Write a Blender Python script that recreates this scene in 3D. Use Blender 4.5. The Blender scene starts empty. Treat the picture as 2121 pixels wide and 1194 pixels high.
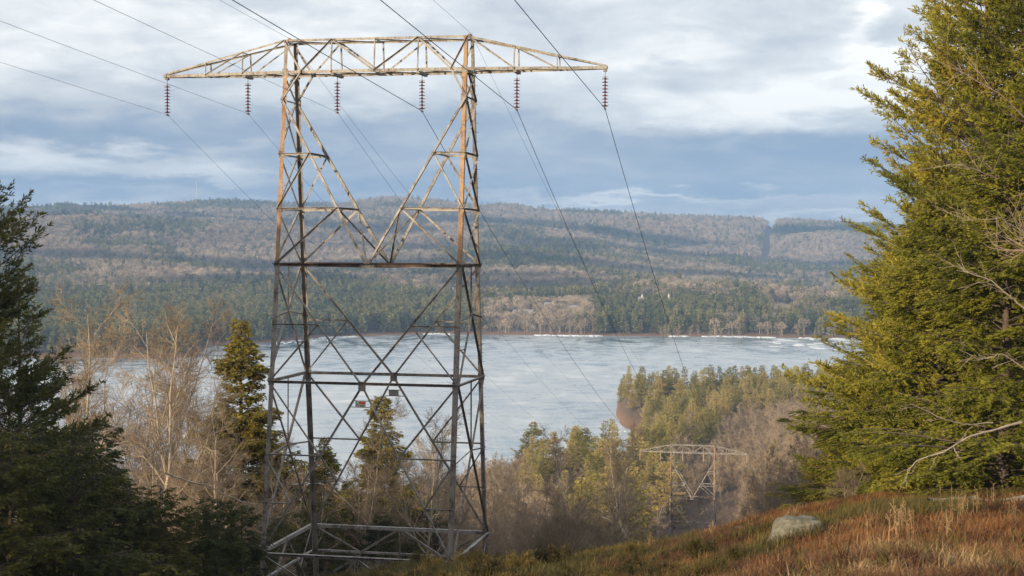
import bpy, math, random
import numpy as np
from mathutils import Vector, Matrix

C = bpy.context.scene.collection
R = math.radians
# ------------------------------------------------------------------ camera
F = 3100.0                       # focal length in photo pixels (2121 wide)
PITCH, ROLL = 0.0283, -0.0045
cam = bpy.data.cameras.new('camera')
cam.sensor_width = 36.0
cam.lens = F / 2121 * 36
cam.dof.use_dof = True; cam.dof.focus_distance = 80.0; cam.dof.aperture_fstop = 2.8
cam.clip_start, cam.clip_end = 0.3, 20000
co = bpy.data.objects.new('camera', cam)
co.matrix_world = Matrix.Rotation(math.pi/2 - PITCH, 4, 'X') @ Matrix.Rotation(-ROLL, 4, 'Z')
C.objects.link(co)
SC = bpy.context.scene
SC.camera = co

# ------------------------------------------------------------------ light
SUN_DIR = Vector((-0.66, -0.75, 0)).normalized()
SUN_EL = R(13)
sd = Vector((SUN_DIR.x*math.cos(SUN_EL), SUN_DIR.y*math.cos(SUN_EL), math.sin(SUN_EL)))
sl = bpy.data.lights.new('sun', 'SUN')
sl.energy, sl.angle, sl.color = 5.0, R(0.5), (1.0, 0.80, 0.54)
so = bpy.data.objects.new('sun', sl)
so.rotation_euler = sd.to_track_quat('Z', 'Y').to_euler()
C.objects.link(so)

W = bpy.data.worlds.new('World')
SC.world = W
W.use_nodes = True
nt = W.node_tree
nt.nodes.clear()
def nd(tree, kind, **kw):
    n = tree.nodes.new(kind)
    for k, v in kw.items():
        setattr(n, k, v)
    return n
def mth(tree, op, a, b=None, c=None, clamp=False):
    n = tree.nodes.new('ShaderNodeMath'); n.operation = op; n.use_clamp = clamp
    for i, v in enumerate((a, b, c)):
        if v is None: continue
        if isinstance(v, (int, float)): n.inputs[i].default_value = v
        else: tree.links.new(v, n.inputs[i])
    return n.outputs[0]
def ramp(tree, fac, stops, interp='LINEAR'):
    n = tree.nodes.new('ShaderNodeValToRGB'); cr = n.color_ramp; cr.interpolation = interp
    while len(cr.elements) < len(stops): cr.elements.new(0.5)
    for e, (p, c) in zip(cr.elements, stops):
        e.position = p; e.color = (*c, 1) if len(c) == 3 else c
    if fac is not None: tree.links.new(fac, n.inputs[0])
    return n.outputs[0]
def noise(tree, vec, scale, detail=4, rough=0.55, dist=0.0):
    n = tree.nodes.new('ShaderNodeTexNoise')
    n.inputs['Scale'].default_value = scale; n.inputs['Detail'].default_value = detail
    n.inputs['Roughness'].default_value = rough; n.inputs['Distortion'].default_value = dist
    if vec is not None: tree.links.new(vec, n.inputs['Vector'])
    return n.outputs[0]
def mapping(tree, vec, sc=(1,1,1), loc=(0,0,0)):
    n = tree.nodes.new('ShaderNodeMapping')
    n.inputs['Scale'].default_value = sc; n.inputs['Location'].default_value = loc
    tree.links.new(vec, n.inputs['Vector'])
    return n.outputs[0]

tc = nd(nt, 'ShaderNodeTexCoord')
sep = nd(nt, 'ShaderNodeSeparateXYZ')
nt.links.new(tc.outputs['Generated'], sep.inputs[0])
dx, dy, dz = sep.outputs
az = mth(nt, 'ARCTAN2', dx, dy)                      # azimuth, 0 straight ahead
el = mth(nt, 'ARCSINE', dz)
pl = nd(nt, 'ShaderNodeCombineXYZ')                  # cloud field over azimuth and elevation
nt.links.new(mth(nt, 'MULTIPLY', az, 8.0), pl.inputs[0])
nt.links.new(mth(nt, 'MULTIPLY', mth(nt, 'POWER', mth(nt, 'ADD', mth(nt, 'MAXIMUM', el, 0.0), 0.01), 0.72), 15.0), pl.inputs[1])
big = noise(nt, mapping(nt, pl.outputs[0], (0.9, 1.3, 1), (3.1, 1.7, 0)), 1.0, 9, 0.52, 0.3)
fine = noise(nt, mapping(nt, pl.outputs[0], (2.6, 3.4, 1), (7.7, 4.2, 0)), 1.0, 9, 0.60, 0.5)
wob = mth(nt, 'MULTIPLY', mth(nt, 'SUBTRACT', noise(nt, mapping(nt, pl.outputs[0], (1.6, 2.2, 1), (0, 9, 0)), 1.3, 7, 0.6), 0.5), 0.06)
azw = mth(nt, 'ADD', az, mth(nt, 'MULTIPLY', wob, 1.6))
elw = mth(nt, 'ADD', el, mth(nt, 'MULTIPLY', wob, 0.8))
def px_az(p): return math.atan((p - 1060.5)/3100)
def py_el(y): return math.atan((509 - y)/3100)
vr = nd(nt, 'ShaderNodeMapRange')
vr.inputs[1].default_value, vr.inputs[2].default_value = 0.0, 0.2
nt.links.new(elw, vr.inputs[0])
def vpos(y): return min(1.0, py_el(y)/0.2)
bright = ramp(nt, vr.outputs[0], [(0.0, (.42,)*3), (vpos(425), (.50,)*3), (vpos(412), (.54,)*3), (vpos(392), (.33,)*3),
    (vpos(350), (.40,)*3), (vpos(305), (.38,)*3), (vpos(262), (.44,)*3), (vpos(205), (.71,)*3), (vpos(120), (.79,)*3), (vpos(40), (.74,)*3), (1.0, (.74,)*3)])
acc = bright
for (p, y, sx, sy, amp) in [
    (120, 338, 350, 26, .42), (430, 368, 200, 17, .34), (40, 372, 130, 12, .12), (220, 300, 300, 18, -.08), (230, 395, 260, 14, -.06),
    (500, 70, 330, 90, .12), (80, 40, 200, 60, .05), (150, 120, 260, 50, .06), (560, 10, 200, 30, -.10), (1080, 40, 260, 60, -.10), (250, 200, 280, 26, -.10),
    (700, 260, 300, 40, -.06), (1330, 411, 240, 10, .36), (1430, 108, 130, 32, .16), (1600, 110, 170, 60, -.10),
    (1640, 225, 230, 55, .34), (1480, 255, 150, 30, .16), (1420, 170, 120, 30, -.12), (1250, 240, 160, 34, .10), (1790, 50, 42, 55, .30), (1850, 130, 130, 26, .30),
    (1840, 70, 70, 30, -.12), (1700, 310, 260, 40, -.16), (1350, 330, 260, 34, -.08), (1600, 395, 260, 18, -.04), (850, 360, 120, 14, .12),
    (1680, 446, 260, 11, .26), (160, 425, 140, 7, .18)]:
    gx = mth(nt, 'DIVIDE', mth(nt, 'SUBTRACT', azw, px_az(p)), sx/3100)
    gy = mth(nt, 'DIVIDE', mth(nt, 'SUBTRACT', elw, py_el(y)), sy/3100)
    g = mth(nt, 'EXPONENT', mth(nt, 'MULTIPLY', mth(nt, 'ADD', mth(nt, 'MULTIPLY', gx, gx), mth(nt, 'MULTIPLY', gy, gy)), -1.0))
    acc = mth(nt, 'MULTIPLY_ADD', g, amp, acc)
acc = mth(nt, 'MULTIPLY_ADD', mth(nt, 'SUBTRACT', big, 0.5), 0.62, acc)
acc = mth(nt, 'MULTIPLY_ADD', mth(nt, 'SUBTRACT', fine, 0.5), 0.46, acc)
cloud = ramp(nt, acc, [(0.0, (.11, .19, .36)), (0.25, (.185, .245, .355)), (0.42, (.285, .33, .415)), (0.57, (.43, .452, .49)), (0.74, (.60, .61, .62)), (0.95, (.88, .86, .82))])
sky = nd(nt, 'ShaderNodeTexSky', sky_type='NISHITA', sun_disc=False)
sky.sun_elevation = SUN_EL
sky.sun_rotation = math.atan2(SUN_DIR.x, SUN_DIR.y)
b1 = nd(nt, 'ShaderNodeBackground'); b1.inputs[1].default_value = 0.09
nt.links.new(sky.outputs[0], b1.inputs[0])
b2 = nd(nt, 'ShaderNodeBackground'); b2.inputs[1].default_value = 1.0
nt.links.new(cloud, b2.inputs[0])
mx = nd(nt, 'ShaderNodeMixShader')
mx.inputs[0].default_value = 0.9
nt.links.new(b1.outputs[0], mx.inputs[1]); nt.links.new(b2.outputs[0], mx.inputs[2])
wo = nd(nt, 'ShaderNodeOutputWorld')
nt.links.new(mx.outputs[0], wo.inputs[0])

SC.view_settings.view_transform = 'Standard'
SC.view_settings.look = 'None'
SC.view_settings.exposure = 0.62
SC.view_settings.gamma = 1.0
SC.render.engine = 'CYCLES'
SC.cycles.use_denoising = True
SC.cycles.max_bounces = 6
SC.cycles.diffuse_bounces = 3
SC.cycles.glossy_bounces = 2
SC.cycles.transmission_bounces = 4
SC.cycles.volume_bounces = 0
SC.cycles.transparent_max_bounces = 8
SC.cycles.sample_clamp_indirect = 4.0

# ------------------------------------------------------------------ helpers
def hash2(ix, iy, seed):
    h = (ix.astype(np.int64)*374761393 + iy.astype(np.int64)*668265263 + seed*982451653) & 0x7fffffff
    h = ((h ^ (h >> 13))*1274126177) & 0x7fffffff
    return ((h ^ (h >> 16)) & 0xffff)/65535.0
def vnoise(x, y, seed=0):
    ix, iy = np.floor(x), np.floor(y)
    fx, fy = x-ix, y-iy
    fx, fy = fx*fx*(3-2*fx), fy*fy*(3-2*fy)
    a, b = hash2(ix, iy, seed), hash2(ix+1, iy, seed)
    c, d = hash2(ix, iy+1, seed), hash2(ix+1, iy+1, seed)
    return (a*(1-fx)+b*fx)*(1-fy)+(c*(1-fx)+d*fx)*fy
def fbm(x, y, seed=0, oct=4):
    s = 0; a = 1.0; t = 0
    for i in range(oct):
        s = s + a*vnoise(x*2**i, y*2**i, seed+i*17); t += a; a *= 0.5
    return s/t
def sstep(a, b, x):
    t = np.clip((x-a)/(b-a), 0, 1); return t*t*(3-2*t)

def mesh(name, blocks, mats):
    """blocks: list of (verts Nx3, faces Mxk, material index, smooth)"""
    vs, off = [], 0
    loops, starts, totals, mi, sm = [], [], [], [], []
    ls = 0
    for V, Fc, m, s in blocks:
        V = np.asarray(V, np.float32).reshape(-1, 3); Fc = np.asarray(Fc, np.int32)
        if len(V) == 0 or len(Fc) == 0: continue
        k = Fc.shape[1]
        vs.append(V); loops.append((Fc+off).ravel())
        starts.append(ls + np.arange(len(Fc), dtype=np.int32)*k); totals.append(np.full(len(Fc), k, np.int32))
        mi.append(np.full(len(Fc), m, np.int32)); sm.append(np.full(len(Fc), s, bool))
        ls += Fc.size; off += len(V)
    me = bpy.data.meshes.new(name)
    V = np.concatenate(vs); L = np.concatenate(loops); S = np.concatenate(starts); T = np.concatenate(totals)
    me.vertices.add(len(V)); me.vertices.foreach_set('co', V.ravel())
    me.loops.add(len(L)); me.loops.foreach_set('vertex_index', L)
    me.polygons.add(len(S)); me.polygons.foreach_set('loop_start', S); me.polygons.foreach_set('loop_total', T)
    for m in mats: me.materials.append(m)
    me.polygons.foreach_set('material_index', np.concatenate(mi))
    me.polygons.foreach_set('use_smooth', np.concatenate(sm))
    me.update(calc_edges=True); me.validate()
    return me

def ob(name, me, parent=None, loc=(0, 0, 0), rot=0.0, scale=1.0, coll=C):
    o = bpy.data.objects.new(name, me)
    o.location = loc; o.rotation_euler = (0, 0, rot); o.scale = (scale,)*3 if isinstance(scale, (int, float)) else scale
    o.parent = parent
    coll.objects.link(o)
    return o
def tag(o, label=None, cat=None, group=None, kind=None):
    if label: o['label'] = label
    if cat: o['category'] = cat
    if group: o['group'] = group
    if kind: o['kind'] = kind
    return o
def thing(name, loc, label, cat, group=None, rot=0.0, scale=1.0):
    return tag(ob(name, None, None, loc, rot, scale), label, cat, group)

def frusta(P0, P1, r0, r1, n):
    P0, P1 = np.asarray(P0, float), np.asarray(P1, float)
    N = len(P0)
    d = P1-P0; d /= np.linalg.norm(d, axis=1, keepdims=True)+1e-9
    ref = np.where(np.abs(d[:, 2:3]) < 0.9, [[0, 0, 1.0]], [[1.0, 0, 0]])
    a = np.cross(d, ref); a /= np.linalg.norm(a, axis=1, keepdims=True); b = np.cross(d, a)
    ang = np.arange(n)*2*math.pi/n
    ring = a[:, None, :]*np.cos(ang)[None, :, None]+b[:, None, :]*np.sin(ang)[None, :, None]
    V = np.concatenate([P0[:, None]+ring*np.reshape(r0, (-1, 1, 1)), P1[:, None]+ring*np.reshape(r1, (-1, 1, 1))], 1)
    i = np.arange(n); j = (i+1) % n
    f = np.stack([i, j, j+n, i+n], 1)
    Fc = (np.arange(N)[:, None, None]*2*n+f[None]).reshape(-1, 4)
    return V.reshape(-1, 3), Fc
def tube(pts, radii, n):
    pts = np.asarray(pts, float); N = len(pts)
    t = np.gradient(pts, axis=0); t /= np.linalg.norm(t, axis=1, keepdims=True)+1e-9
    ref = np.array([0, 0, 1.0]) if abs(t[0, 2]) < 0.9 else np.array([1.0, 0, 0])
    a = np.cross(t, ref); a /= np.linalg.norm(a, axis=1, keepdims=True)+1e-9; b = np.cross(t, a)
    ang = np.arange(n)*2*math.pi/n
    V = pts[:, None]+(a[:, None]*np.cos(ang)[None, :, None]+b[:, None]*np.sin(ang)[None, :, None])*np.reshape(radii, (-1, 1, 1))
    i = np.arange(n); j = (i+1) % n
    f = np.stack([i, j, j+n, i+n], 1)
    Fc = (np.arange(N-1)[:, None, None]*n+f[None]).reshape(-1, 4)
    return V.reshape(-1, 3), Fc
def blades(B, D, ln, wd, rng):
    """thin leaf-like diamonds from B along D"""
    N = len(B)
    D = D/(np.linalg.norm(D, axis=1, keepdims=True)+1e-9)
    q = rng.normal(size=(N, 3)); s = np.cross(D, q); s /= np.linalg.norm(s, axis=1, keepdims=True)+1e-9
    ln = np.reshape(ln, (-1, 1)); wd = np.reshape(wd, (-1, 1))
    m = B+D*ln*0.5
    V = np.stack([B, m+s*wd*0.5, B+D*ln, m-s*wd*0.5], 1).reshape(-1, 3)
    return V, np.arange(N*4).reshape(-1, 4)
def merge(blks):
    V, Fc, off = [], [], 0
    for v, f in blks:
        V.append(v); Fc.append(np.asarray(f)+off); off += len(v)
    return np.concatenate(V), np.concatenate(Fc)

# ------------------------------------------------------------------ materials
def mat(name):
    m = bpy.data.materials.new(name); m.use_nodes = True
    t = m.node_tree; t.nodes.clear()
    out = t.nodes.new('ShaderNodeOutputMaterial'); p = t.nodes.new('ShaderNodeBsdfPrincipled')
    t.links.new(p.outputs[0], out.inputs[0])
    return m, t, p, out
def geo_pos(t): return nd(t, 'ShaderNodeNewGeometry').outputs['Position']
def obj_co(t): return nd(t, 'ShaderNodeTexCoord').outputs['Object']
def plain(name, col, rough=0.8, spec=0.3, metal=0.0):
    m, t, p, o = mat(name)
    p.inputs['Base Color'].default_value = (*col, 1); p.inputs['Roughness'].default_value = rough
    p.inputs['Specular IOR Level'].default_value = spec; p.inputs['Metallic'].default_value = metal
    return m
def noisy(name, stops, scale, rough=0.85, vec='pos', detail=4, bump=0.0, bscale=None, mapsc=None, rnd=0.0, spec=0.25):
    m, t, p, o = mat(name)
    v = geo_pos(t) if vec == 'pos' else obj_co(t)
    if mapsc: v = mapping(t, v, mapsc)
    n = noise(t, v, scale, detail, 0.6)
    if rnd:
        oi = nd(t, 'ShaderNodeObjectInfo')
        n = mth(t, 'MULTIPLY_ADD', mth(t, 'SUBTRACT', oi.outputs['Random'], 0.5), rnd, n)
    t.links.new(ramp(t, n, stops), p.inputs['Base Color'])
    p.inputs['Roughness'].default_value = rough; p.inputs['Specular IOR Level'].default_value = spec
    if bump:
        bn = nd(t, 'ShaderNodeBump'); bn.inputs['Strength'].default_value = bump; bn.inputs['Distance'].default_value = 0.05
        t.links.new(noise(t, v, bscale or scale*4, 5, 0.6), bn.inputs['Height']); t.links.new(bn.outputs[0], p.inputs['Normal'])
    return m
def leafy(name, stops, scale=0.6, rnd=0.25, trans=0.3):
    m, t, p, o = mat(name)
    n = noise(t, geo_pos(t), scale, 5, 0.65)
    oi = nd(t, 'ShaderNodeObjectInfo')
    n = mth(t, 'MULTIPLY_ADD', mth(t, 'SUBTRACT', oi.outputs['Random'], 0.5), rnd, n)
    col = ramp(t, n, stops)
    p.inputs['Roughness'].default_value = 0.6; p.inputs['Specular IOR Level'].default_value = 0.25
    t.links.new(col, p.inputs['Base Color'])
    tr = nd(t, 'ShaderNodeBsdfTranslucent'); t.links.new(col, tr.inputs[0])
    mxs = nd(t, 'ShaderNodeMixShader'); mxs.inputs[0].default_value = trans
    t.links.new(p.outputs[0], mxs.inputs[1]); t.links.new(tr.outputs[0], mxs.inputs[2])
    t.links.new(mxs.outputs[0], o.inputs[0])
    return m

M = {}
M['pine'] = leafy('pine_needles', [(.28, (.12, .128, .016)), (.44, (.245, .24, .026)), (.60, (.39, .34, .045)), (.76, (.33, .22, .05))], 0.55, .25, .45)
M['hemlock'] = leafy('hemlock_needles', [(.28, (.105, .115, .014)), (.46, (.225, .23, .024)), (.66, (.37, .33, .04))], 0.6, .25, .45)
M['oldhem'] = leafy('olive_hemlock_needles', [(.28, (.075, .08, .014)), (.46, (.17, .155, .024)), (.66, (.29, .235, .04))], .6, .25, .4)
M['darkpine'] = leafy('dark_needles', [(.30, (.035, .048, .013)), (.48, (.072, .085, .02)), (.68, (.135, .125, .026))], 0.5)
M['midpine'] = leafy('distant_needles', [(.25, (.20, .185, .05)), (.5, (.40, .34, .10)), (.75, (.52, .41, .16))], 0.12, 0.55, .5)
M['farpine'] = leafy('far_needles', [(.25, (.08, .098, .042)), (.5, (.165, .175, .07)), (.75, (.27, .245, .10))], 0.01, 0.6, 0.3)
M['bark'] = noisy('conifer_bark', [(.3, (.05, .04, .032)), (.7, (.13, .10, .08))], 6, 0.9, 'obj', 4, 0.4)
M['barebark'] = noisy('grey_bark', [(.3, (.23, .185, .145)), (.55, (.37, .31, .24)), (.75, (.48, .42, .34))], 3, 0.85, 'obj', 4, rnd=0.2)
M['twig'] = noisy('bare_twigs', [(.3, (.17, .13, .092)), (.7, (.33, .255, .18))], 0.4, 0.85, 'pos', 3, rnd=0.35)
M['fartwig'] = noisy('far_twigs', [(.3, (.21, .172, .135)), (.7, (.40, .325, .25))], 0.004, 0.9, 'pos', 3, rnd=0.5)
M['deadwood'] = noisy('dead_wood', [(.3, (.25, .20, .15)), (.7, (.48, .40, .31))], 5, 0.85, 'obj', 4, 0.3)

def steel(name, stops, scale=1.6):
    m, t, p, o = mat(name)
    v = obj_co(t)
    n = noise(t, v, scale, 6, 0.7); n2 = noise(t, v, 14, 4, 0.6)
    f = mth(t, 'MULTIPLY_ADD', mth(t, 'SUBTRACT', n2, 0.5), 0.5, n)
    v2 = mapping(t, v, (9, 9, 1.2)); f = mth(t, 'MULTIPLY_ADD', mth(t, 'SUBTRACT', noise(t, v2, 1.3, 4, .6), .5), .5, f)
    t.links.new(ramp(t, f, stops), p.inputs['Base Color'])
    p.inputs['Roughness'].default_value = 0.65; p.inputs['Metallic'].default_value = 0.15; p.inputs['Specular IOR Level'].default_value = 0.35
    return m
M['steel'] = steel('weathered_galvanised_steel', [(.30, (.085, .06, .048)), (.42, (.185, .16, .142)), (.52, (.28, .263, .24)), (.63, (.345, .332, .312)), (.76, (.21, .165, .13))])
M['legsteel'] = steel('dull_leg_steel', [(.32, (.08, .058, .048)), (.45, (.17, .145, .125)), (.60, (.28, .25, .22)), (.75, (.17, .12, .095))])
M['rust'] = steel('rust_streaked_steel', [(.30, (.14, .075, .042)), (.5, (.28, .17, .095)), (.7, (.36, .255, .165))], 0.8)
M['darksteel'] = steel('dark_rusted_steel', [(.32, (.045, .024, .018)), (.5, (.10, .06, .045)), (.7, (.17, .12, .09))])
M['porcelain'] = plain('brown_porcelain', (.15, .034, .024), 0.25, 0.5)
M['hardware'] = plain('galvanised_hardware', (.16, .14, .125), 0.6, 0.3, 0.2)
M['cable'] = plain('weathered_cable', (.055, .048, .048), 0.6, 0.3, 0.2)
M['signwhite'] = noisy('faded_sign_paint', [(.3, (.42, .40, .34)), (.7, (.60, .58, .52))], 6, 0.6, 'obj')
M['signred'] = plain('faded_red_sign_paint', (.50, .07, .06), 0.6)
M['signdark'] = plain('dark_sign_paint', (.12, .06, .05), 0.6)
M['signgrey'] = noisy('bare_sign_back', [(.3, (.24, .22, .18)), (.7, (.36, .33, .27))], 6, 0.5, 'obj')
M['housewhite'] = plain('white_clapboard', (.55, .54, .51), 0.8)
M['housetan'] = plain('tan_clapboard', (.28, .24, .19), 0.8)
M['roof'] = plain('grey_roof_shingle', (.22, .21, .21), 0.8)
M['glass'] = plain('dark_window_glass', (.03, .035, .04), 0.1, 0.6)
M['ice'] = noisy('white_shore_ice', [(.3, (.40, .45, .50)), (.7, (.66, .70, .73))], 0.05, 0.6)

# ------------------------------------------------------------------ terrain
LAKE = -90.0
PC = [-900, -200, 200, 400, 600, 850, 1000, 1180, 1400, 1650, 1830, 2121, 3000]
YC = [1330, 1320, 1300, 1290, 1244, 1186, 1172, 1160, 1130, 1066, 1028, 1010, 970]
DC = 64.0
def crest(p): return (np.interp(p, PC, YC)-509)/3100
COLS = {   # photo column: (distance, height) beyond the crest, near side of the lake
  -900: [(100, -26), (200, -48), (320, -66), (480, -90), (520, -97)],
   400: [(100, -25), (200, -48), (320, -68), (480, -90), (520, -97)],
   800: [(100, -24.5), (200, -47), (320, -68), (500, -90), (540, -97)],
  1060: [(100, -23), (200, -46), (320, -67), (450, -76), (612, -90), (650, -97)],
  1270: [(100, -21), (200, -44), (320, -66), (450, -75), (640, -89), (680, -93), (715, -93), (760, -92)],
  1300: [(100, -21), (200, -44), (320, -66), (450, -75), (640, -89), (672, -91), (706, -91), (736, -90), (776, -87.4), (796, -82), (850, -83), (900, -92)],
  1420: [(100, -21), (200, -44), (320, -67), (450, -75), (600, -80), (720, -84), (800, -82), (870, -88), (930, -97)],
  1560: [(100, -20), (200, -40), (320, -62), (450, -69), (600, -76), (720, -81), (820, -83), (900, -90), (960, -97)],
  1700: [(100, -18), (200, -35), (320, -52), (450, -63), (600, -72), (720, -78), (820, -81), (920, -90), (980, -97)],
  2121: [(100, -17), (200, -30), (320, -42), (450, -52), (600, -64), (720, -74), (820, -80), (920, -90), (980, -97)],
  3000: [(100, -16), (200, -26), (320, -36), (450, -46), (600, -58), (720, -70), (820, -78), (920, -90), (980, -97)]}
SHORE = ([-900, 380, 400, 440, 560, 640, 750, 900, 1010, 1200, 1500, 1730, 2121, 3000], [1178, 1178, 1200, 1350, 1370, 1440, 1478, 1522, 1516, 1500, 1500, 1470, 1460, 1440])
SKY = ([-900, 0, 60, 130, 230, 310, 400, 480, 560, 700, 740, 790, 830, 900, 1000, 1060, 1130, 1300, 1450, 1570, 1590, 1600, 1607, 1620, 1700, 1790, 1880, 2121, 3000],
       [440, 437, 437, 441, 436, 430, 424, 423, 427, 429, 420, 414, 413, 419, 429, 425, 437, 444, 449, 452, 458, 465, 458, 453, 458, 464, 476, 488, 480])
# layers of the far side: distance -> photo row of the ground there, by column
LAY = [
  (1700, [-900, 0, 400, 700, 1000, 1300, 1700, 3000], [632, 632, 632, 632, 632, 625, 628, 632]),
  (2100, [-900, 0, 400, 700, 900, 1100, 1300, 1500, 1700, 3000], [600, 605, 606, 602, 604, 604, 600, 595, 598, 600]),
  (2600, [-900, 0, 200, 400, 600, 800, 1000, 1200, 1400, 1600, 1750, 3000], [530, 530, 535, 548, 570, 572, 570, 575, 580, 578, 585, 590]),
  (3300, [-900, 0, 120, 280, 420, 560, 700, 900, 1100, 1300, 1450, 1600, 1800, 3000], [476, 478, 470, 463, 474, 492, 520, 528, 530, 535, 548, 555, 560, 560]),
  (3900, [-900, 0, 300, 600, 800, 1000, 1200, 1400, 1600, 1800, 3000], [478, 474, 470, 482, 492, 488, 488, 512, 528, 532, 535]),
  (4700, [-900, 0, 300, 600, 800, 1000, 1200, 1350, 1500, 1600, 1800, 3000], [450, 447, 448, 445, 440, 448, 458, 466, 478, 488, 490, 492])]
GD = np.concatenate([np.array([0.3]), np.exp(np.linspace(math.log(1.5), math.log(9500), 560))])
def front_height(p, d):
    """height for photo column p and distance d (arrays of one shape)"""
    sc = crest(p)
    z = np.where(d <= DC, -sc*d-1.7*(1-d/DC), 0)
    ks = sorted(COLS)
    far = d > DC
    # table lookup: per key column a profile, blended between columns
    prof = []
    dg = np.concatenate([np.linspace(0, 1100, 552)])
    for k in ks:
        s0 = float(crest(k))
        pd = [DC, DC+14]+[a for a, b in COLS[k]]+[1100]
        pz = [-s0*DC, -s0*DC-0.30*14]+[b for a, b in COLS[k]]+[-98]
        q = np.interp(dg, pd, pz)
        prof.append(q)
    prof = np.array(prof)
    fi = np.interp(p, ks, np.arange(len(ks))); i0 = np.clip(np.floor(fi).astype(int), 0, len(ks)-2); fr = fi-i0
    fd = np.clip(d/2.0*(551/550.0), 0, 550.999); j0 = np.floor(fd*1.0).astype(int); j0 = np.clip(j0, 0, 550); fj = fd-j0
    def at(i, j): return prof[i, j]
    zn = (at(i0, j0)*(1-fr)+at(i0+1, j0)*fr)*(1-fj)+(at(i0, j0+1)*(1-fr)+at(i0+1, j0+1)*fr)*fj
    z = np.where(far, zn, z)
    # far side
    sh = np.interp(p, *SHORE)
    lays = [(sh-130, np.full_like(p, -98.0)), (sh, np.full_like(p, LAKE)), (sh+40, np.full_like(p, LAKE+4.5))]
    for dd, pp, yy in LAY:
        lays.append((np.full_like(p, float(dd)), -(np.interp(p, pp, yy)-509)/3100*dd-9))
    ys = np.interp(p, *SKY)
    lays.append((np.full_like(p, 5500.0), -(ys-509)/3100*5500-10))
    lays.append((np.full_like(p, 6300.0), -(ys-509)/3100*5500-60))
    lays.append((np.full_like(p, 9600.0), -(ys-509)/3100*5500-220))
    zf = lays[0][1].copy()
    for (da, za), (db, zb) in zip(lays[:-1], lays[1:]):
        t = np.clip((d-da)/np.maximum(db-da, 1), 0, 1)
        zf = np.where(d > da, za*(1-t)+zb*t, zf)
    return np.where(d > 1040, zf, z)
def height(x, y):
    x = np.asarray(x, float); y = np.asarray(y, float)
    r = np.hypot(x, y); th = np.arctan2(x, y)
    lim = R(32)
    tcl = np.clip(th, -lim, lim)
    p = 1060.5+3100*np.tan(tcl)
    d = r*np.cos(tcl)
    z = front_height(p, d)
    w = sstep(R(40), R(105), np.abs(th))
    zb = -1.7+0.10*np.minimum(r, 260)
    z = z*(1-w)+zb*w
    # relief
    land = sstep(LAKE+0.5, LAKE+14, z)
    far = sstep(1500, 2300, d)
    z = z+land*far*sstep(5600, 4700, d)*((fbm(x/620, y/1000, 5, 4)-0.5)*88+(fbm(x/190, y/300, 11, 3)-0.5)*24)
    z = z+land*sstep(70, 160, r)*(1-far)*(fbm(x/40, y/40, 23, 3)-0.5)*5
    z = z+sstep(3, 14, r)*(1-sstep(80, 200, r))*((fbm(x/2.6, y/2.6, 31, 3)-0.5)*0.55+(fbm(x/9, y/9, 37, 2)-0.5)*0.8)
    return z
def hz(x, y): return float(height(np.array([x]), np.array([y]))[0])
def at_px(p, d): return ((p-1060.5)/3100*d, d)

aa = np.concatenate([np.arange(-180, -26, 2.0), np.arange(-26, 26.01, 0.11), np.arange(28, 180, 2.0)])
NA, NR = len(aa), len(GD)
rr = np.minimum(GD, 9400)
gx = np.sin(np.radians(aa))[None, :]*GD[:, None]; gy = np.cos(np.radians(aa))[None, :]*GD[:, None]
gz = height(gx, gy)
gi = np.arange(NR-1)[:, None]*NA+np.arange(NA)[None, :]; gj = np.arange(NR-1)[:, None]*NA+(np.arange(NA)[None, :]+1) % NA
gf = np.stack([gi, gj, gj+NA, gi+NA], -1).reshape(-1, 4)[:, ::-1]
gv = np.stack([gx, gy, gz], -1).reshape(-1, 3)
m, t, p, o = mat('hill_ground')
pos = geo_pos(t)
sp = nd(t, 'ShaderNodeSeparateXYZ'); t.links.new(pos, sp.inputs[0])
n1 = noise(t, pos, 0.9, 6, 0.65); n2 = noise(t, pos, 0.03, 5, 0.6); n3 = noise(t, pos, 0.22, 4, 0.6)
grassy = ramp(t, mth(t, 'MULTIPLY_ADD', mth(t, 'SUBTRACT', n1, 0.5), 0.8, n3), [(.3, (.06, .032, .016)), (.45, (.15, .068, .025)), (.6, (.21, .11, .042)), (.75, (.26, .19, .09))])
litter = ramp(t, n1, [(.3, (.065, .045, .032)), (.7, (.17, .12, .085))])
farcol = ramp(t, n2, [(.3, (.11, .092, .074)), (.7, (.19, .155, .125))])
bank = ramp(t, n1, [(.3, (.15, .09, .055)), (.7, (.30, .18, .11))])
ln = nd(t, 'ShaderNodeVectorMath', operation='LENGTH'); t.links.new(pos, ln.inputs[0])
def mixc(a, b, f):
    n = nd(t, 'ShaderNodeMix', data_type='RGBA'); t.links.new(a, n.inputs['A']); t.links.new(b, n.inputs['B']); t.links.new(f, n.inputs['Factor'])
    return n.outputs['Result']
def mr(v, a, b):
    n = nd(t, 'ShaderNodeMapRange'); n.inputs[1].default_value = a; n.inputs[2].default_value = b; t.links.new(v, n.inputs[0]); return n.outputs[0]
c = mixc(grassy, litter, mr(ln.outputs['Value'], 66, 84))
c = mixc(c, farcol, mr(ln.outputs['Value'], 500, 1200))
for (cx_, cy_, ax_, ay_) in ((337, 2380, 66, 200), (336, 1830, 24, 115)):
    q_ = mth(t, 'ADD', mth(t, 'POWER', mth(t, 'ABSOLUTE', mth(t, 'DIVIDE', mth(t, 'SUBTRACT', sp.outputs[0], cx_), ax_)), 2), mth(t, 'POWER', mth(t, 'ABSOLUTE', mth(t, 'DIVIDE', mth(t, 'SUBTRACT', sp.outputs[1], cy_), ay_)), 2))
    c = mixc(ramp(t, n2, [(.35, (.34, .22, .13)), (.65, (.46, .36, .24))]), c, mr(q_, .8, 1.1))
c = mixc(bank, c, mr(sp.outputs[2], LAKE+1.0, LAKE+3.2))
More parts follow.
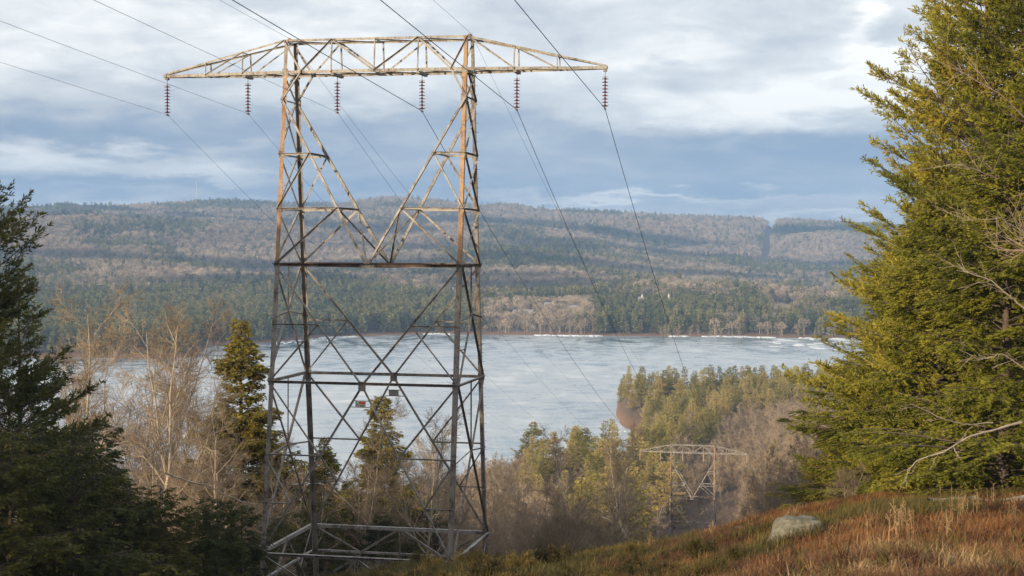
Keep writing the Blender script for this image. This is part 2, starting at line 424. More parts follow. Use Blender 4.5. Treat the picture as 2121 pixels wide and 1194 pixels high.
t.links.new(c, p.inputs['Base Color']); p.inputs['Roughness'].default_value = 0.95; p.inputs['Specular IOR Level'].default_value = 0.1
M['ground'] = m
tag(ob('ground', mesh('ground', [(gv, gf, 0, True)], [m])), kind='structure')

# ------------------------------------------------------------------ frozen lake
m, t, p, o = mat('lake_ice')
pos = geo_pos(t)
sp = nd(t, 'ShaderNodeSeparateXYZ'); t.links.new(pos, sp.inputs[0])
a1 = noise(t, mapping(t, pos, (1/46, 1/150, 1)), 1.0, 7, 0.62, 1.2)
a2 = noise(t, mapping(t, pos, (1/160, 1/330, 1), (3, 1, 0)), 1.0, 4, 0.5, 0.6)
a3 = noise(t, mapping(t, pos, (1/22, 1/16, 1)), 1.0, 6, 0.65, 0.8)
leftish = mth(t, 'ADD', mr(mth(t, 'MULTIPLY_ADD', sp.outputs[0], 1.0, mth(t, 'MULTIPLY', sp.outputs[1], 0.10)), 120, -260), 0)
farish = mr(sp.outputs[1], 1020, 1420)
fw = mth(t, 'MULTIPLY', farish, mth(t, 'MULTIPLY_ADD', leftish, 0.26, 0.10))  # darker far ice: painted-in forest reflection, plus open dark streaks at left
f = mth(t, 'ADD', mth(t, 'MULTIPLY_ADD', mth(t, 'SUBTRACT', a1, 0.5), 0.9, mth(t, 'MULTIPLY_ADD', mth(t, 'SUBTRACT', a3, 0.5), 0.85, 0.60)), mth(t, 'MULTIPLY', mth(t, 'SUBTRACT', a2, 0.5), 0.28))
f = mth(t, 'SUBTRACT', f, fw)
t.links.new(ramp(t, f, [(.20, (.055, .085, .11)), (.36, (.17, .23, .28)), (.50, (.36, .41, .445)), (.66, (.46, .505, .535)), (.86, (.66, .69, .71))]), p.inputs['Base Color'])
t.links.new(ramp(t, f, [(.25, (.10,)*3), (.55, (.30,)*3), (.8, (.6,)*3)]), p.inputs['Roughness'])
p.inputs['Specular IOR Level'].default_value = 0.4
bn = nd(t, 'ShaderNodeBump'); bn.inputs['Strength'].default_value = 0.25; bn.inputs['Distance'].default_value = 0.2
t.links.new(a3, bn.inputs['Height']); t.links.new(bn.outputs[0], p.inputs['Normal'])
xs = np.linspace(-1100, 1100, 23); ys = np.linspace(380, 1640, 19)
X, Y = np.meshgrid(xs, ys)
lv = np.stack([X, Y, np.full_like(X, LAKE)], -1).reshape(-1, 3)
li = (np.arange(18)[:, None]*23+np.arange(22)[None]).ravel()
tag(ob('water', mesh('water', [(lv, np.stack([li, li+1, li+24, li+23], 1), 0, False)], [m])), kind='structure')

rng = np.random.default_rng(5)
def floe(cx, cy, rx, ry, h):
    n = 9; a = np.arange(n)*2*math.pi/n+rng.uniform(0, .4, n); k = rng.uniform(.6, 1.1, n)
    b = np.stack([cx+rx*k*np.cos(a), cy+ry*k*np.sin(a), np.full(n, LAKE+0.01)], 1)
    tp = b*[1, 1, 1]; tp[:, 2] = LAKE+h*rng.uniform(.6, 1.1, n); tp[:, :2] = (tp[:, :2]-[cx, cy])*0.86+[cx, cy]
    V = np.concatenate([b, tp, [[cx, cy, LAKE+h*1.1]]]); i = np.arange(n); j = (i+1) % n
    return V, np.concatenate([np.stack([i, j, j+n], 1), np.stack([i, j+n, i+n], 1), np.stack([i+n, j+n, np.full(n, 2*n)], 1)])
fl = []
for pp in np.arange(600, 1760, 3.2):
    d = np.interp(pp, *SHORE)-rng.uniform(0, 6)-3
    if vnoise(np.array([pp/38.]), np.array([0.5]), 3)[0] < 0.55: continue
    fl.append(floe((pp-1060.5)/3100*d, d, rng.uniform(1.5, 5), rng.uniform(2, 7), rng.uniform(.4, 1.0)))
for k in range(28):
    pp = rng.uniform(1600, 1760); d = rng.uniform(1300, 1460)
    if d < 1300+(pp-1600)*0.0: continue
    fl.append(floe((pp-1060.5)/3100*d, d, rng.uniform(2, 9), rng.uniform(3, 14), rng.uniform(.25, .7)))
for pp in np.arange(1268, 1330, 2.0):
    d = 727+rng.uniform(-3, 2)+(pp-1268)*0.04
    fl.append(floe((pp-1060.5)/3100*d, d, rng.uniform(.8, 2.0), rng.uniform(2, 4), .35))
for pp in np.arange(560, 700, 5):
    d = np.interp(pp, *SHORE)-rng.uniform(10, 45)
    fl.append(floe((pp-1060.5)/3100*d, d, rng.uniform(1, 3), rng.uniform(2, 5), .4))
tag(ob('shore_ice', mesh('shore_ice', [(*merge(fl), 0, False)], [M['ice']])), 'broken white ice piled along the far shore of the lake', 'ice', kind='stuff')

# ------------------------------------------------------------------ pylon
TC = np.array([-6.5362, 73.28]); YAW = -0.2065
Z = dict(top=9.98, bot=8.42, k=7.06, a=4.39, b=1.73, w=-0.967, v1=-3.9, m=-6.573, h1=-9.7, h2=-12.4, l=-14.664, l2=-16.0, base=-18.6)
HW = 9.2577/2
def hwz(z): return (9.2577-0.0056*z)/2
def hdz(z): return (3.5412+(-0.219 if z > 0 else -0.2625)*z)/2
def cn(u, v, z): return np.array([u*hwz(z), v*hdz(z), z])
def lerp(a, b, t): return a*(1-t)+b*t

class Steel:
    def __init__(self): self.b = []
    def angle(self, P0, P1, w, a, b, t=None):
        """L-section from P0 to P1: flange one lies along a (centred), flange two stands along b on the +a edge"""
        P0, P1 = np.asarray(P0, float), np.asarray(P1, float)
        t = t or max(0.012, w*0.13)
        d = P1-P0; d /= np.linalg.norm(d)
        a = np.asarray(a, float); a = a-d*np.dot(a, d); a /= np.linalg.norm(a)
        b = np.asarray(b, float); b = b-d*np.dot(b, d)-a*np.dot(a, b); b /= np.linalg.norm(b)
        pr = [(-w/2, 0), (w/2, 0), (w/2, w), (w/2-t, w), (w/2-t, t), (-w/2, t)]
        V = np.array([P+a*s+b*q for P in (P0, P1) for s, q in pr])
        i = np.arange(6); j = (i+1) % 6
        self.b.append((V, np.concatenate([np.stack([i, j, j+6, i+6], 1), [[0, 3, 2, 1], [0, 5, 4, 3], [6, 7, 8, 9], [6, 9, 10, 11]]])))
    def box(self, c, sx, sy, sz, ax=None):
        ax = np.eye(3) if ax is None else np.asarray(ax, float)
        s = np.array([[x, y, z] for x in (-1, 1) for y in (-1, 1) for z in (-1, 1)])*[sx/2, sy/2, sz/2]
        V = np.asarray(c)+s@ax
        self.b.append((V, np.array([[0, 1, 3, 2], [4, 6, 7, 5], [0, 4, 5, 1], [2, 3, 7, 6], [0, 2, 6, 4], [1, 5, 7, 3]])))
    def done(self, name, mt, parent):
        V, Fc = merge(self.b)
        return ob(name, mesh(name, [(V, Fc, 0, False)], [mt]), parent)

def up_perp(P0, P1, nrm):
    d = P1-P0; a = np.cross(d, nrm)
    return a if a[2] > 0 else -a
def face_member(S, P0, P1, w, nrm, off=0.0, side=None):
    """angle bar in a tower face; its standing flange on the upper edge points outward"""
    P0, P1 = np.asarray(P0, float), np.asarray(P1, float); nrm = np.asarray(nrm, float)
    S.angle(P0+nrm*off, P1+nrm*off, w, up_perp(P0, P1, nrm) if side is None else side, nrm)

BZ = 0.36           # fraction of the bay for the first arm node
XS = [-1, -0.80, -0.47, 0, 0.47, 0.80, 1]     # bottom/top nodes across the bridge
ARM_IN, ARM_MID, ARM_TIP = 1.48, 1.92, 2.41   # stations along the cantilever, in half widths
INS = [-2.395, -1.465, -0.46, 0.47, 1.485, 2.405]

def build_pylon():
    root = ob('transmission_pylon', None, None, (TC[0], TC[1], 0), YAW)
    N = {-1: np.array([0, -1, 0.]), 1: np.array([0, 1, 0.])}
    # four corner legs, each with its stub rusted upper length
    for u in (-1, 1):
        for v in (-1, 1):
            S = Steel()
            lw = 0.20
            def leg(S, za, zb, lw):
                P0, P1 = cn(u, v, za), cn(u, v, zb)
                # corner at the outer edge: flange one along the face, flange two along the side
                S.angle(P0-np.array([u*lw/2, 0, 0]), P1-np.array([u*lw/2, 0, 0]), lw, (u, 0, 0), (0, -v, 0), 0.022)
            leg(S, Z['base'], Z['w'], 0.225)
            def bolts(S, za, zb):
                if u == 1:
                    for z_ in np.arange(za+.2, zb, 0.45): S.box(cn(u, v, z_)+np.array([u*0.06, 0, 0]), 0.14, 0.016, 0.016)
            bolts(S, Z['base'], Z['w'])
            L = S.done('leg', M['legsteel'], root)
            S = Steel(); leg(S, Z['w'], Z['bot'], 0.20); bolts(S, Z['w'], Z['bot']); S.done('upper_length', M['rust'] if v < 0 else M['legsteel'], L)
            S = Steel(); leg(S, Z['bot'], Z['top'], 0.17); S.done('head_length', M['rust'] if (u, v) == (1, -1) else M['legsteel'], L)
    # waist, upper and lower horizontals
    def ring(z, w, mt='steel', names='beam', sides=True):
        for v in (-1, 1):
            S = Steel(); S.angle(cn(-1, v, z), cn(1, v, z), w, (0, 0, 1), (0, v, 0)); S.done(names, M[mt], root)
        if sides:
            for u in (-1, 1):
                S = Steel(); S.angle(cn(u, -1, z), cn(u, 1, z), w, (0, 0, 1), (u, 0, 0)); S.done(names, M[mt], root)
    ring(Z['w'], 0.15, 'darksteel'); ring(Z['m'], 0.14, 'legsteel'); ring(Z['l'], 0.17); ring(Z['l2'], 0.10)
    # inner legs of the window: from the knee on the leg to the middle of the waist beam
    cenx = -0.03
    INN = {}
    for u in (-1, 1):
        for v in (-1, 1):
            a = cn(u, v, Z['k']); c = cn(cenx*0, v, Z['w']); c = np.array([u*0.06, v*hdz(Z['w']), Z['w']+0.05])
            S = Steel(); face_member(S, a, c, 0.13, N[v], 0, (1, 0, 0)); S.done('inner_leg', M['steel'], root)
            for nm in ('a', 'b'):
                tt = (Z['k']-Z[nm])/(Z['k']-Z['w']); INN[(u, v, nm)] = lerp(a, c, tt)
            INN[(u, v, 'w')] = c; INN[(u, v, 'k')] = a
    for u in (-1, 1):
        for nm in ('a', 'b'):
            S = Steel()
            z = Z[nm]
            for v in (-1, 1):
                S.angle(cn(u, v, z), INN[(u, v, nm)], 0.10, (0, 0, 1), (0, v, 0))
            S.angle(INN[(u, -1, nm)], INN[(u, 1, nm)], 0.10, (0, 0, 1), (-u, 0, 0))
            S.angle(cn(u, -1, z), cn(u, 1, z), 0.09, (0, 0, 1), (u, 0, 0))
            S.done('window_strut', M['steel'], root)
        for v in (-1, 1):
            S = Steel()
            face_member(S, cn(u, v, Z['b']), INN[(u, v, 'a')], 0.09, N[v], .01); S.done('window_brace', M['steel'], root); S = Steel()
            face_member(S, cn(u, v, Z['w']), INN[(u, v, 'b')], 0.10, N[v], .01)
            S.done('window_brace', M['steel'], root)
        S = Steel()   # crossing braces between the two inner legs
        nn = np.array([-u*0.8, 0, -0.6])
        for v in (-1, 1):
            face_member(S, INN[(u, v, 'b')], INN[(u, -v, 'w')], 0.075, nn, 0.01*v)
        S.done('window_cross_brace', M['steel'], root)
        # side faces
        S = Steel()
        nn = np.array([u, 0, 0.])
        lv = ['bot', 'k', 'a', 'b', 'w']
        for q, (za, zb) in enumerate(zip(lv[:-1], lv[1:])):
            for v in (-1, 1):
                face_member(S, cn(u, v, Z[za]), cn(u, -v, Z[zb]), 0.085, nn, 0.012*v)
            S.angle(cn(u, -1, Z[zb]), cn(u, 1, Z[zb]), 0.07, (0, 0, 1), (u, 0, 0))
        S.done('side_brace', M['steel'], root)
        S = Steel()
        for za, zb in ((Z['w'], Z['m']), (Z['m'], Z['l'])):
            for v in (-1, 1):
                face_member(S, cn(u, v, za), cn(u, -v, zb), 0.10, nn, 0.012*v)
            # crossing point, struts to the legs and hanger
            wa, wb = hdz(za), hdz(zb); tt = wa/(wa+wb); zx = za+(zb-za)*tt
            X = np.array([u*hwz(zx), 0, zx])
            for v in (-1, 1):
                S.angle(X, cn(u, v, zx-0.25), 0.07, (0, 0, 1), (u, 0, 0))
            S.angle(X, (u*hwz(za), 0, za), 0.06, (0, 1, 0), (u, 0, 0))
            z3 = lerp(zx, zb, 0.55)
            for v in (-1, 1):
                S.angle(lerp(X, cn(u, v, zb), 0.5), cn(u, v, lerp(zx, zb, 0.5)), 0.055, (0, 0, 1), (u, 0, 0))
        # bottom panel
        mid = np.array([u*hwz(Z['l']), 0, Z['l']])
        for v in (-1, 1):
            face_member(S, mid*[1, 1, 1], cn(u, v, Z['base']), 0.09, nn, 0.01*v)
            S.angle(lerp(mid, cn(u, v, Z['base']), .45), cn(u, v, Z['l']), 0.06, (0, 0, 1), (u, 0, 0))
        S.done('side_brace', M['legsteel'], root)
    # front and rear faces
    for v in (-1, 1):
        nn = N[v]; hd = hdz(Z['m'])
        pc = np.array([0, v*hd, Z['m']-0.12])
        S = Steel()
        for u in (-1, 1):
            W_ = cn(u, v, Z['w']); L_ = cn(u, v, Z['l']); Mm = cn(u, v, Z['m'])
            face_member(S, W_, pc+[u*.12, 0, .18], 0.095, nn)
            face_member(S, pc+[u*.12, 0, -.2], L_, 0.095, nn)
            n1 = lerp(W_, pc, 0.50); S.angle(cn(u, v, n1[2]), n1, 0.075, (0, 0, 1), (0, v, 0)); face_member(S, n1, Mm, 0.075, nn)
            n2 = lerp(pc, L_, 0.415); face_member(S, Mm, n2, 0.085, nn, .01); S.angle(cn(u, v, n2[2]), n2, 0.075, (0, 0, 1), (0, v, 0))
            n3 = lerp(pc, L_, 0.70); face_member(S, cn(u, v, n2[2]-.1), n3, 0.07, nn, .01); S.angle(cn(u, v, n3[2]), n3, 0.065, (0, 0, 1), (0, v, 0))
            # foot panel
            mt_ = np.array([0, v*hdz(Z['l']), Z['l']]); q = np.array([u*hwz(0)*0.46, v*hdz(Z['l2']), Z['l2']])
            face_member(S, mt_, q, 0.12, nn); face_member(S, q, L_, 0.075, nn, .01)
            face_member(S, q+[0, 0, -.05], cn(u*0.9, v, Z['base']), 0.09, nn, .01)
        S.angle((0, v*hdz(Z['l']), Z['l']), (0, v*hdz(Z['l2']), Z['l2']), 0.06, (1, 0, 0), (0, v, 0))
        S.done('face_brace', M['steel'] if v < 0 else M['legsteel'], root)
        S = Steel(); S.box(pc+[0, v*0.03, 0], 0.36, 0.02, 0.46)
        for bx in (-.11, .11):
            for bz in (-.16, 0, .16): S.box(pc+[bx, v*0.045, bz], 0.035, 0.02, 0.035)
        S.done('gusset_plate', M['legsteel'], root)
        S = Steel(); S.box((0, v*(hdz(Z['w'])+0.02), Z['w']-.05), 0.75, 0.02, 0.22)
        S.done('waist_plate', M['steel'], root)
        # sign panel on two bars under the plate
        S = Steel()
        for dz_, wl in ((-.68, .64), (-.98, .92)):
            S.box((0, v*(hd+0.12), Z['m']-.12+dz_), wl*1.1, 0.03, 0.035)
        rk = S.done('sign_rack', M['legsteel'], root)
        yb = v*(hd+0.145)
        S = Steel(); S.box((-.03, yb, Z['m']-.12-.83), 0.52, 0.012, 0.27)
        pn = S.done('sign_panel', M['signwhite'] if v < 0 else M['signgrey'], rk)
        if v < 0:
            S = Steel(); S.box((.055, yb-.009, Z['m']-.12-.765), 0.32, 0.006, 0.10); S.done('red_block', M['signred'], rk)
            S = Steel()
            for bx, bz, w_, h_ in ((-.22, -.80, .018, .12), (-.17, -.80, .05, .02), (-.165, -.84, .022, .07), (-.19, -.87, .09, .018),
                                   (.0, -.87, .11, .03), (.12, -.87, .10, .03), (.0, -.925, .13, .02), (.13, -.925, .08, .02)):
                S.box((bx, yb-.009, Z['m']-.12+bz), w_, 0.006, h_)
            G_ = Steel(); G_.b = S.b[:4]; G_.done('sign_glyph', M['signdark'], rk); S.b = S.b[4:]; S.done('sign_lettering', M['signdark'], rk)
    # horizontal diaphragm at the lower beam
    S = Steel()
    for u in (-1, 1):
        for v in (-1, 1):
            S.angle((0, v*hdz(Z['w']), Z['w']-.05), (u*hwz(0), 0, Z['w']-.05), .06, (0, 1, 0), (0, 0, -1))
    S.done('diaphragm_brace', M['steel'], root)
    # ---- crossarm
    zt, zb = Z['top'], Z['bot']
    def yb(u): # half depth of the bottom chord along the arm
        return hdz(zb) if abs(u) <= 1 else lerp(hdz(zb), 0.10, (abs(u)-1)/(ARM_TIP-1))
    def yt(u): return hdz(zt) if abs(u) <= 1 else lerp(hdz(zt), 0.08, (abs(u)-1)/(ARM_TIP-1))
    def ztop(u): return zt if abs(u) <= 1 else lerp(zt, zb+0.10, (abs(u)-1)/(ARM_TIP-1))
    PB = lambda u, v: np.array([u*HW, v*yb(u), zb])
    PT = lambda u, v: np.array([u*HW, v*yt(u), ztop(u)])
    for v in (-1, 1):
        S = Steel(); S.angle(PB(-1, v), PB(1, v), 0.15, (0, 0, 1), (0, -v, 0)); S.done('bottom_chord', M['steel'], root)
        S = Steel(); S.angle(PT(-1, v), PT(1, v), 0.11, (0, 0, 1), (0, -v, 0)); S.done('top_chord', M['steel'], root)
        S = Steel()
        nodes_b = [-0.80, 0.0, 0.83]; nodes_t = [-0.47, 0.47]
        seq = [PT(-1, v), PB(-.80, v), PT(-.47, v), PB(0, v), PT(.47, v), PB(.83, v), PT(1, v)]
        for A, B in zip(seq[:-1], seq[1:]): face_member(S, A, B, 0.09, N[v], 0.008)
        for u in (-.47, 0, .47): S.angle(PB(u, v), PT(u, v), 0.07, (1, 0, 0), (0, v, 0))
        S.done('bridge_web', M['steel'], root)
        S = Steel()
        for u in (-1, 1):
            face_member(S, PB(.80*u if u < 0 else .83, v), cn(u, v, Z['k']), 0.09, N[v], 0.008, (1, 0, 0))
            S.done('knee_brace', M['steel'], root); S = Steel()
    S = Steel()
    for PX in (PB, PT):
        S = Steel()
        for A, B in zip([-1, -.47, 0, .47], [-.47, 0, .47, 1]): S.angle(PX(A, -1), PX(B, 1), 0.06, (0, 1, 0), (0, 0, -1))
        for A in (-1, -.47, 0, .47, 1): S.angle(PX(A, -1), PX(A, 1), 0.08, (1, 0, 0), (0, 0, -1))
        S.done('bridge_lacing', M['steel'], root)
    # bolted gusset plates where the bars meet the legs
    for nm in ('k', 'a', 'b', 'w', 'm', 'l', 'bot'):
        for u in (-1, 1):
            for v in (-1, 1):
                S = Steel(); c_ = cn(u, v, Z[nm])+np.array([-u*.10, v*.016, 0]); S.box(c_, .30, .012, .34)
                for bx in (-.09, .09):
                    for bz in (-.11, 0, .11): S.box(c_+[bx, v*.012, bz], .03, .016, .03)
                S.done('gusset_plate', M['legsteel'], root)
    for s in (-1, 1):
        arm = None
        for v in (-1, 1):
            S = Steel()
            S.angle(PB(s, v), PB(s*ARM_TIP, v), 0.14, (0, 0, 1), (0, -v, 0))
            S.angle(PT(s, v), PT(s*ARM_TIP, v), 0.09, (0, 0, 1), (0, -v, 0))
            for u in (ARM_IN, ARM_MID): S.angle(PB(s*u, v), PT(s*u, v), 0.06, (1, 0, 0), (0, v, 0))
            if s < 0:
                face_member(S, PT(s, v), PB(s*ARM_IN, v), 0.065, N[v], .008); face_member(S, PT(s*ARM_IN, v), PB(s*ARM_MID, v), 0.06, N[v], .008)
            else:
                face_member(S, PT(s, v), PB(s*ARM_IN, v), 0.065, N[v], .008); face_member(S, PT(s*ARM_IN, v), PB(s*ARM_MID, v), 0.06, N[v], .008)
            S.done('arm_frame', M['steel'], root)
        S = Steel()
        S.box((s*ARM_TIP*HW, 0, zb+.02), 0.16, 0.30, 0.16); S.done('arm_tip', M['steel'], root); S = Steel()
        for u in (ARM_IN, ARM_MID):
            S.angle(PB(s*u, -1), PB(s*u, 1), 0.08, (1, 0, 0), (0, 0, -1)); S.angle(PT(s*u, -1), PT(s*u, 1), 0.05, (1, 0, 0), (0, 0, -1))
        for A, B in ((1, ARM_IN), (ARM_IN, ARM_MID)):
            S.angle(PB(s*A, -1), PB(s*B, 1), 0.06, (0, 1, 0), (0, 0, -1))
        G_ = Steel(); G_.b = [S.b[1], S.b[3]]; S.b = [S.b[0], S.b[2]]+S.b[4:]
        S.done('arm_lacing', M['steel'], root)
        for q_ in G_.b: K_ = Steel(); K_.b = [q_]; K_.done('arm_spreader', M['steel'], root)
    for u in INS:
        S = Steel(); S.box((u*HW, 0, zb-.13), 0.16, 0.20 if abs(u) > 2 else 2*yb(u)*0.9, 0.09); S.done('hanger_plate', M['legsteel'], root)
    for u in (-1, 1):
        S = Steel(); S.box((u*HW*.985, 0, zt+.10), 0.09, 0.5, 0.16); S.done('earth_wire_bracket', M['rust'], root)
    return root

pylon = build_pylon()
tag(pylon, 'big rusty steel lattice pylon with V-shaped window, nearest and tallest', 'pylon', 'lattice pylons of the power line')
def dup(root, loc, rot=None, label=None, group=None):
    r = root.copy(); C.objects.link(r); r.location = loc
    if rot is not None: r.rotation_euler = (0, 0, rot)
    if label: r['label'] = label
    if group: r['group'] = group
    for ch in list(root.children):
        c_ = ch.copy(); C.objects.link(c_); c_.parent = r
        for g in ch.children:
            d_ = g.copy(); C.objects.link(d_); d_.parent = c_
    return r
T2 = np.array([37.9, 311.0]); DZ2 = -51.4
pylon2 = dup(pylon, (T2[0], T2[1], DZ2), None, 'small distant lattice pylon rising from the bare trees beyond the grassy slope')
def w1(u, v, z, T=TC, dz=0.0):
    c_, s_ = math.cos(YAW), math.sin(YAW)
    return np.array([T[0]+u*c_-v*s_, T[1]+u*s_+v*c_, z+dz])

# ---- insulators
def lathe(prof, n=16):
    prof = np.array(prof); a = np.arange(n)*2*math.pi/n
    V = np.stack([prof[:, None, 0]*np.cos(a), prof[:, None, 0]*np.sin(a), np.repeat(prof[:, 1:2], n, 1)], -1).reshape(-1, 3)
    i = np.arange(n); j = (i+1) % n
    f = np.concatenate([np.stack([k*n+i, k*n+j, (k+1)*n+j, (k+1)*n+i], 1) for k in range(len(prof)-1)])
    return V, f
disc_me = mesh('disc', [(*lathe([(.012, .08), (.034, .072), (.036, .03), (.07, .012), (.135, -.014), (.14, -.024), (.12, -.024), (.06, -.012), (.03, -.026), (.014, -.08)]), 0, True)], [M['porcelain']])
top_me = mesh('hanger', [(*tube([(0, 0, 0), (0, 0, -.30)], [.016, .016], 8), 0, True)], [M['hardware']])
Sb = Steel(); Sb.box((0, 0, -1.76), .07, .30, .07); Sb.box((0, 0, -1.70), .04, .05, .10)
cl = merge(Sb.b)
clamp_me = mesh('clamp', [(*cl, 0, False)], [M['hardware']])
# arcing horns
hv = []
for sgn in (-1, 1):
    hv.append(tube([(0, 0, -.24), (sgn*.12, 0, -.26), (sgn*.15, 0, -.34)], [.01, .01, .008], 5)); hv.append(tube([(0, 0, -1.66), (sgn*.13, 0, -1.64), (sgn*.16, 0, -1.56)], [.01, .01, .008], 5))
horn_me = mesh('arcing_horn', [(*merge(hv), 0, False)], [M['hardware']])
full_v, full_f = merge([tube([(0, 0, 0), (0, 0, -1.7)], [.05, .05], 6)]+[(lathe([(.02, -.30-.146*k+.05), (.125, -.33-.146*k), (.02, -.30-.146*k-.05)], 8)) for k in range(9)])
small_ins = mesh('insulator_string', [(full_v, full_f, 0, True)], [plain('pale_weathered_insulator', (.42, .34, .28), .5)])
ins_lab = ['insulator string at the far left tip of the big pylon crossarm', 'insulator string midway along the left arm of the big pylon',
           'insulator string under the bridge, just right of the left legs of the big pylon', 'insulator string under the bridge, nearer the right legs of the big pylon',
           'insulator string midway along the right arm of the big pylon', 'insulator string at the far right tip of the big pylon crossarm']
clamps1, clamps2 = [], []
for k, u in enumerate(INS):
    P = w1(u*HW, 0, Z['bot']-.17)
    t_ = thing('insulator_string', P, ins_lab[k], 'insulator', 'brown insulator strings on the big pylon', YAW)
    ob('hanger', top_me, t_); ob('clamp', clamp_me, t_); ob('arcing_horn', horn_me, t_)
    for q in range(9): ob('disc', disc_me, t_, (0, 0, -.34-.158*q), 0, (1.12, 1.12, 1.0))
    clamps1.append(P+np.array([0, 0, -1.74]))
    P = w1(u*HW, 0, Z['bot']-.17, T2, DZ2)
    tag(ob('insulator_string', small_ins, None, P, YAW), ins_lab[k].replace('big pylon', 'small distant pylon'), 'insulator', 'pale insulator strings on the distant pylon')
    clamps2.append(P+np.array([0, 0, -1.74]))

LD = np.array([T2[0]-TC[0], T2[1]-TC[1]]); LLEN = np.linalg.norm(LD); LD /= LLEN
def cable(A, B, sag, slope, rad, name, label, cat):
    pts = []
    for s in np.linspace(150, 0.0, 70)[:-1]:
        pts.append([A[0]-LD[0]*s, A[1]-LD[1]*s, A[2]+slope*s+0.00012*s*s])
    for tt in np.linspace(0, 1, 90):
        q = A*(1-tt)+B*tt; q[2] -= 4*sag*tt*(1-tt); pts.append(q)
    # onward beyond the second pylon, dropping towards the water crossing
    tag(ob(name, mesh(name, [(*tube(pts, np.full(len(pts), rad), 6), 0, True)], [M['cable']])), label, cat, 'wires of the power line')
cab_lab = ['power cable hung from the insulator at the left tip of the crossarm', 'power cable hung from the insulator midway along the left arm',
           'power cable hung from the bridge insulator beside the left legs', 'power cable hung from the bridge insulator beside the right legs',
           'power cable hung from the insulator midway along the right arm', 'power cable hung from the insulator at the right tip of the crossarm']
for k in range(6):
    cable(clamps1[k], clamps2[k], 7.4, [.040, .043, .046, .050, .052, .053][k], [.0065, .007, .0075, .015, .015, .0155][k], 'power_cable', cab_lab[k], 'cable')
for u, lab in ((-1, 'thin earth wire running over the top of the left pylon legs'), (1, 'thin earth wire running over the top of the right pylon legs')):
    cable(w1(u*HW, 0, Z['top']+.2), w1(u*HW, 0, Z['top']+.2, T2, DZ2), 5.2, .045, 0.007, 'earth_wire', lab, 'wire')

# far pylons on the other shore
for pp, d, lab in ((1453, 2350, 'tiny pale pylon beside the tan clearing on the far hillside'), (1618, 1900, 'tiny pale pylon among trees above the far right shore')):
    x, y = at_px(pp, d); g = hz(x, y)
    dup(pylon, (x, y, g+17.5), 0.1, lab)

# ------------------------------------------------------------------ tree builders
def conifer(seed, H, Rd, base, style, nb, blade, tw=1.0, prof_pow=0.8, wood_n=6):
    """returns (wood V,F), (needle V,F). style: 'pine' tufted upturned boughs, 'hemlock' drooping sprays"""
    g = np.random.default_rng(seed)
    wood = []; B, D, LN = [], [], []
    zs = np.linspace(0, H, 10)
    sway = np.cumsum(g.normal(0, .012*H/10, (10, 2)), 0); sway -= sway[0]
    tr = np.column_stack([sway, zs]); r0 = H*0.016
    wood.append(tube(tr, np.linspace(r0, 0.02, 10), wood_n))
    hs = base*H+(H*0.985-base*H)*np.sort(g.random(nb))**0.9
    irregular = g.uniform(.6, 1.15, 9)
    for k, h in enumerate(hs):
        t = (h-base*H)/(H-base*H)
        az_ = k*2.399+g.normal(0, .35)
        lob = irregular[int(h/H*8.99)]
        L = Rd*((1-t)**prof_pow*(0.55+0.45*min(1, (t+.12)/.25)))*g.uniform(.58, 1.12)*lob*(1.32 if g.random() < .09 else 1)+0.25
        if style == 'pine': e0 = R(g.uniform(-6, 14)+28*t); cv = g.uniform(.05, .26)
        else: e0 = R(g.uniform(2, 18)+22*t); cv = -g.uniform(.08, .30)*(1-.6*t)
        o0 = np.array([np.interp(h, zs, tr[:, 0]), np.interp(h, zs, tr[:, 1]), h])
        s = np.linspace(0, 1, 7)
        rad = np.array([math.cos(az_), math.sin(az_), 0]); sid = np.array([-rad[1], rad[0], 0])
        wig = np.cumsum(g.normal(0, .03, 7))*L
        pts = o0+np.outer(s*L*math.cos(e0), rad)+np.outer(wig*s, sid); pts[:, 2] += L*(s*math.sin(e0)+cv*s*s)
        wood.append(tube(pts, np.linspace(max(.012, L*.012), .006, 7), 4))
        nt_ = max(4, int(L*5.2*tw))
        st = g.uniform(.16, 1.0, nt_)**0.8
        bp = np.stack([np.interp(st, s, pts[:, i]) for i in range(3)], 1)
        sg = np.where(g.random(nt_) < .5, -1, 1)
        an = R(1)*g.uniform(25, 70, nt_)*sg
        td = rad[None]*np.cos(an)[:, None]+sid[None]*np.sin(an)[:, None]
        if style == 'pine': td[:, 2] += g.uniform(-.05, .55, nt_)
        else: td[:, 2] += g.uniform(-.40, .10, nt_)
        td /= np.linalg.norm(td, axis=1, keepdims=True)
        tl = (L*.34*(1.15-st)+.22)*g.uniform(.6, 1.2, nt_)
        te = bp+td*tl[:, None]; te[:, 2] += (0.10 if style == 'pine' else -0.16)*tl
        wood.append(frusta(bp, te, np.full(nt_, .009), np.full(nt_, .004), 3))
        # needles along every twig and along the bough's outer half
        nb_ = np.maximum(3, (tl/blade*(5.0 if style == 'pine' else 5.6)).astype(int))
        idx = np.repeat(np.arange(nt_), nb_)
        q = g.uniform(.12 if style != 'pine' else .35, 1.05, len(idx))
        P = bp[idx]+(te-bp)[idx]*q[:, None]
        if style == 'pine':
            dd = td[idx]*.9+g.normal(0, .55, (len(idx), 3)); dd[:, 2] += .30
        else:
            sp_ = np.cross(td[idx], [0, 0, 1.0])*np.where(g.random(len(idx)) < .5, -1, 1)[:, None]
            dd = td[idx]*.8+sp_*.8+g.normal(0, .25, (len(idx), 3)); dd[:, 2] -= .12
        B.append(P); D.append(dd); LN.append(blade*g.uniform(.6, 1.25, len(idx)))
    B, D, LN = np.concatenate(B), np.concatenate(D), np.concatenate(LN)
    return merge(wood), blades(B, D, LN, LN*(.26 if style == 'pine' else .36), g)

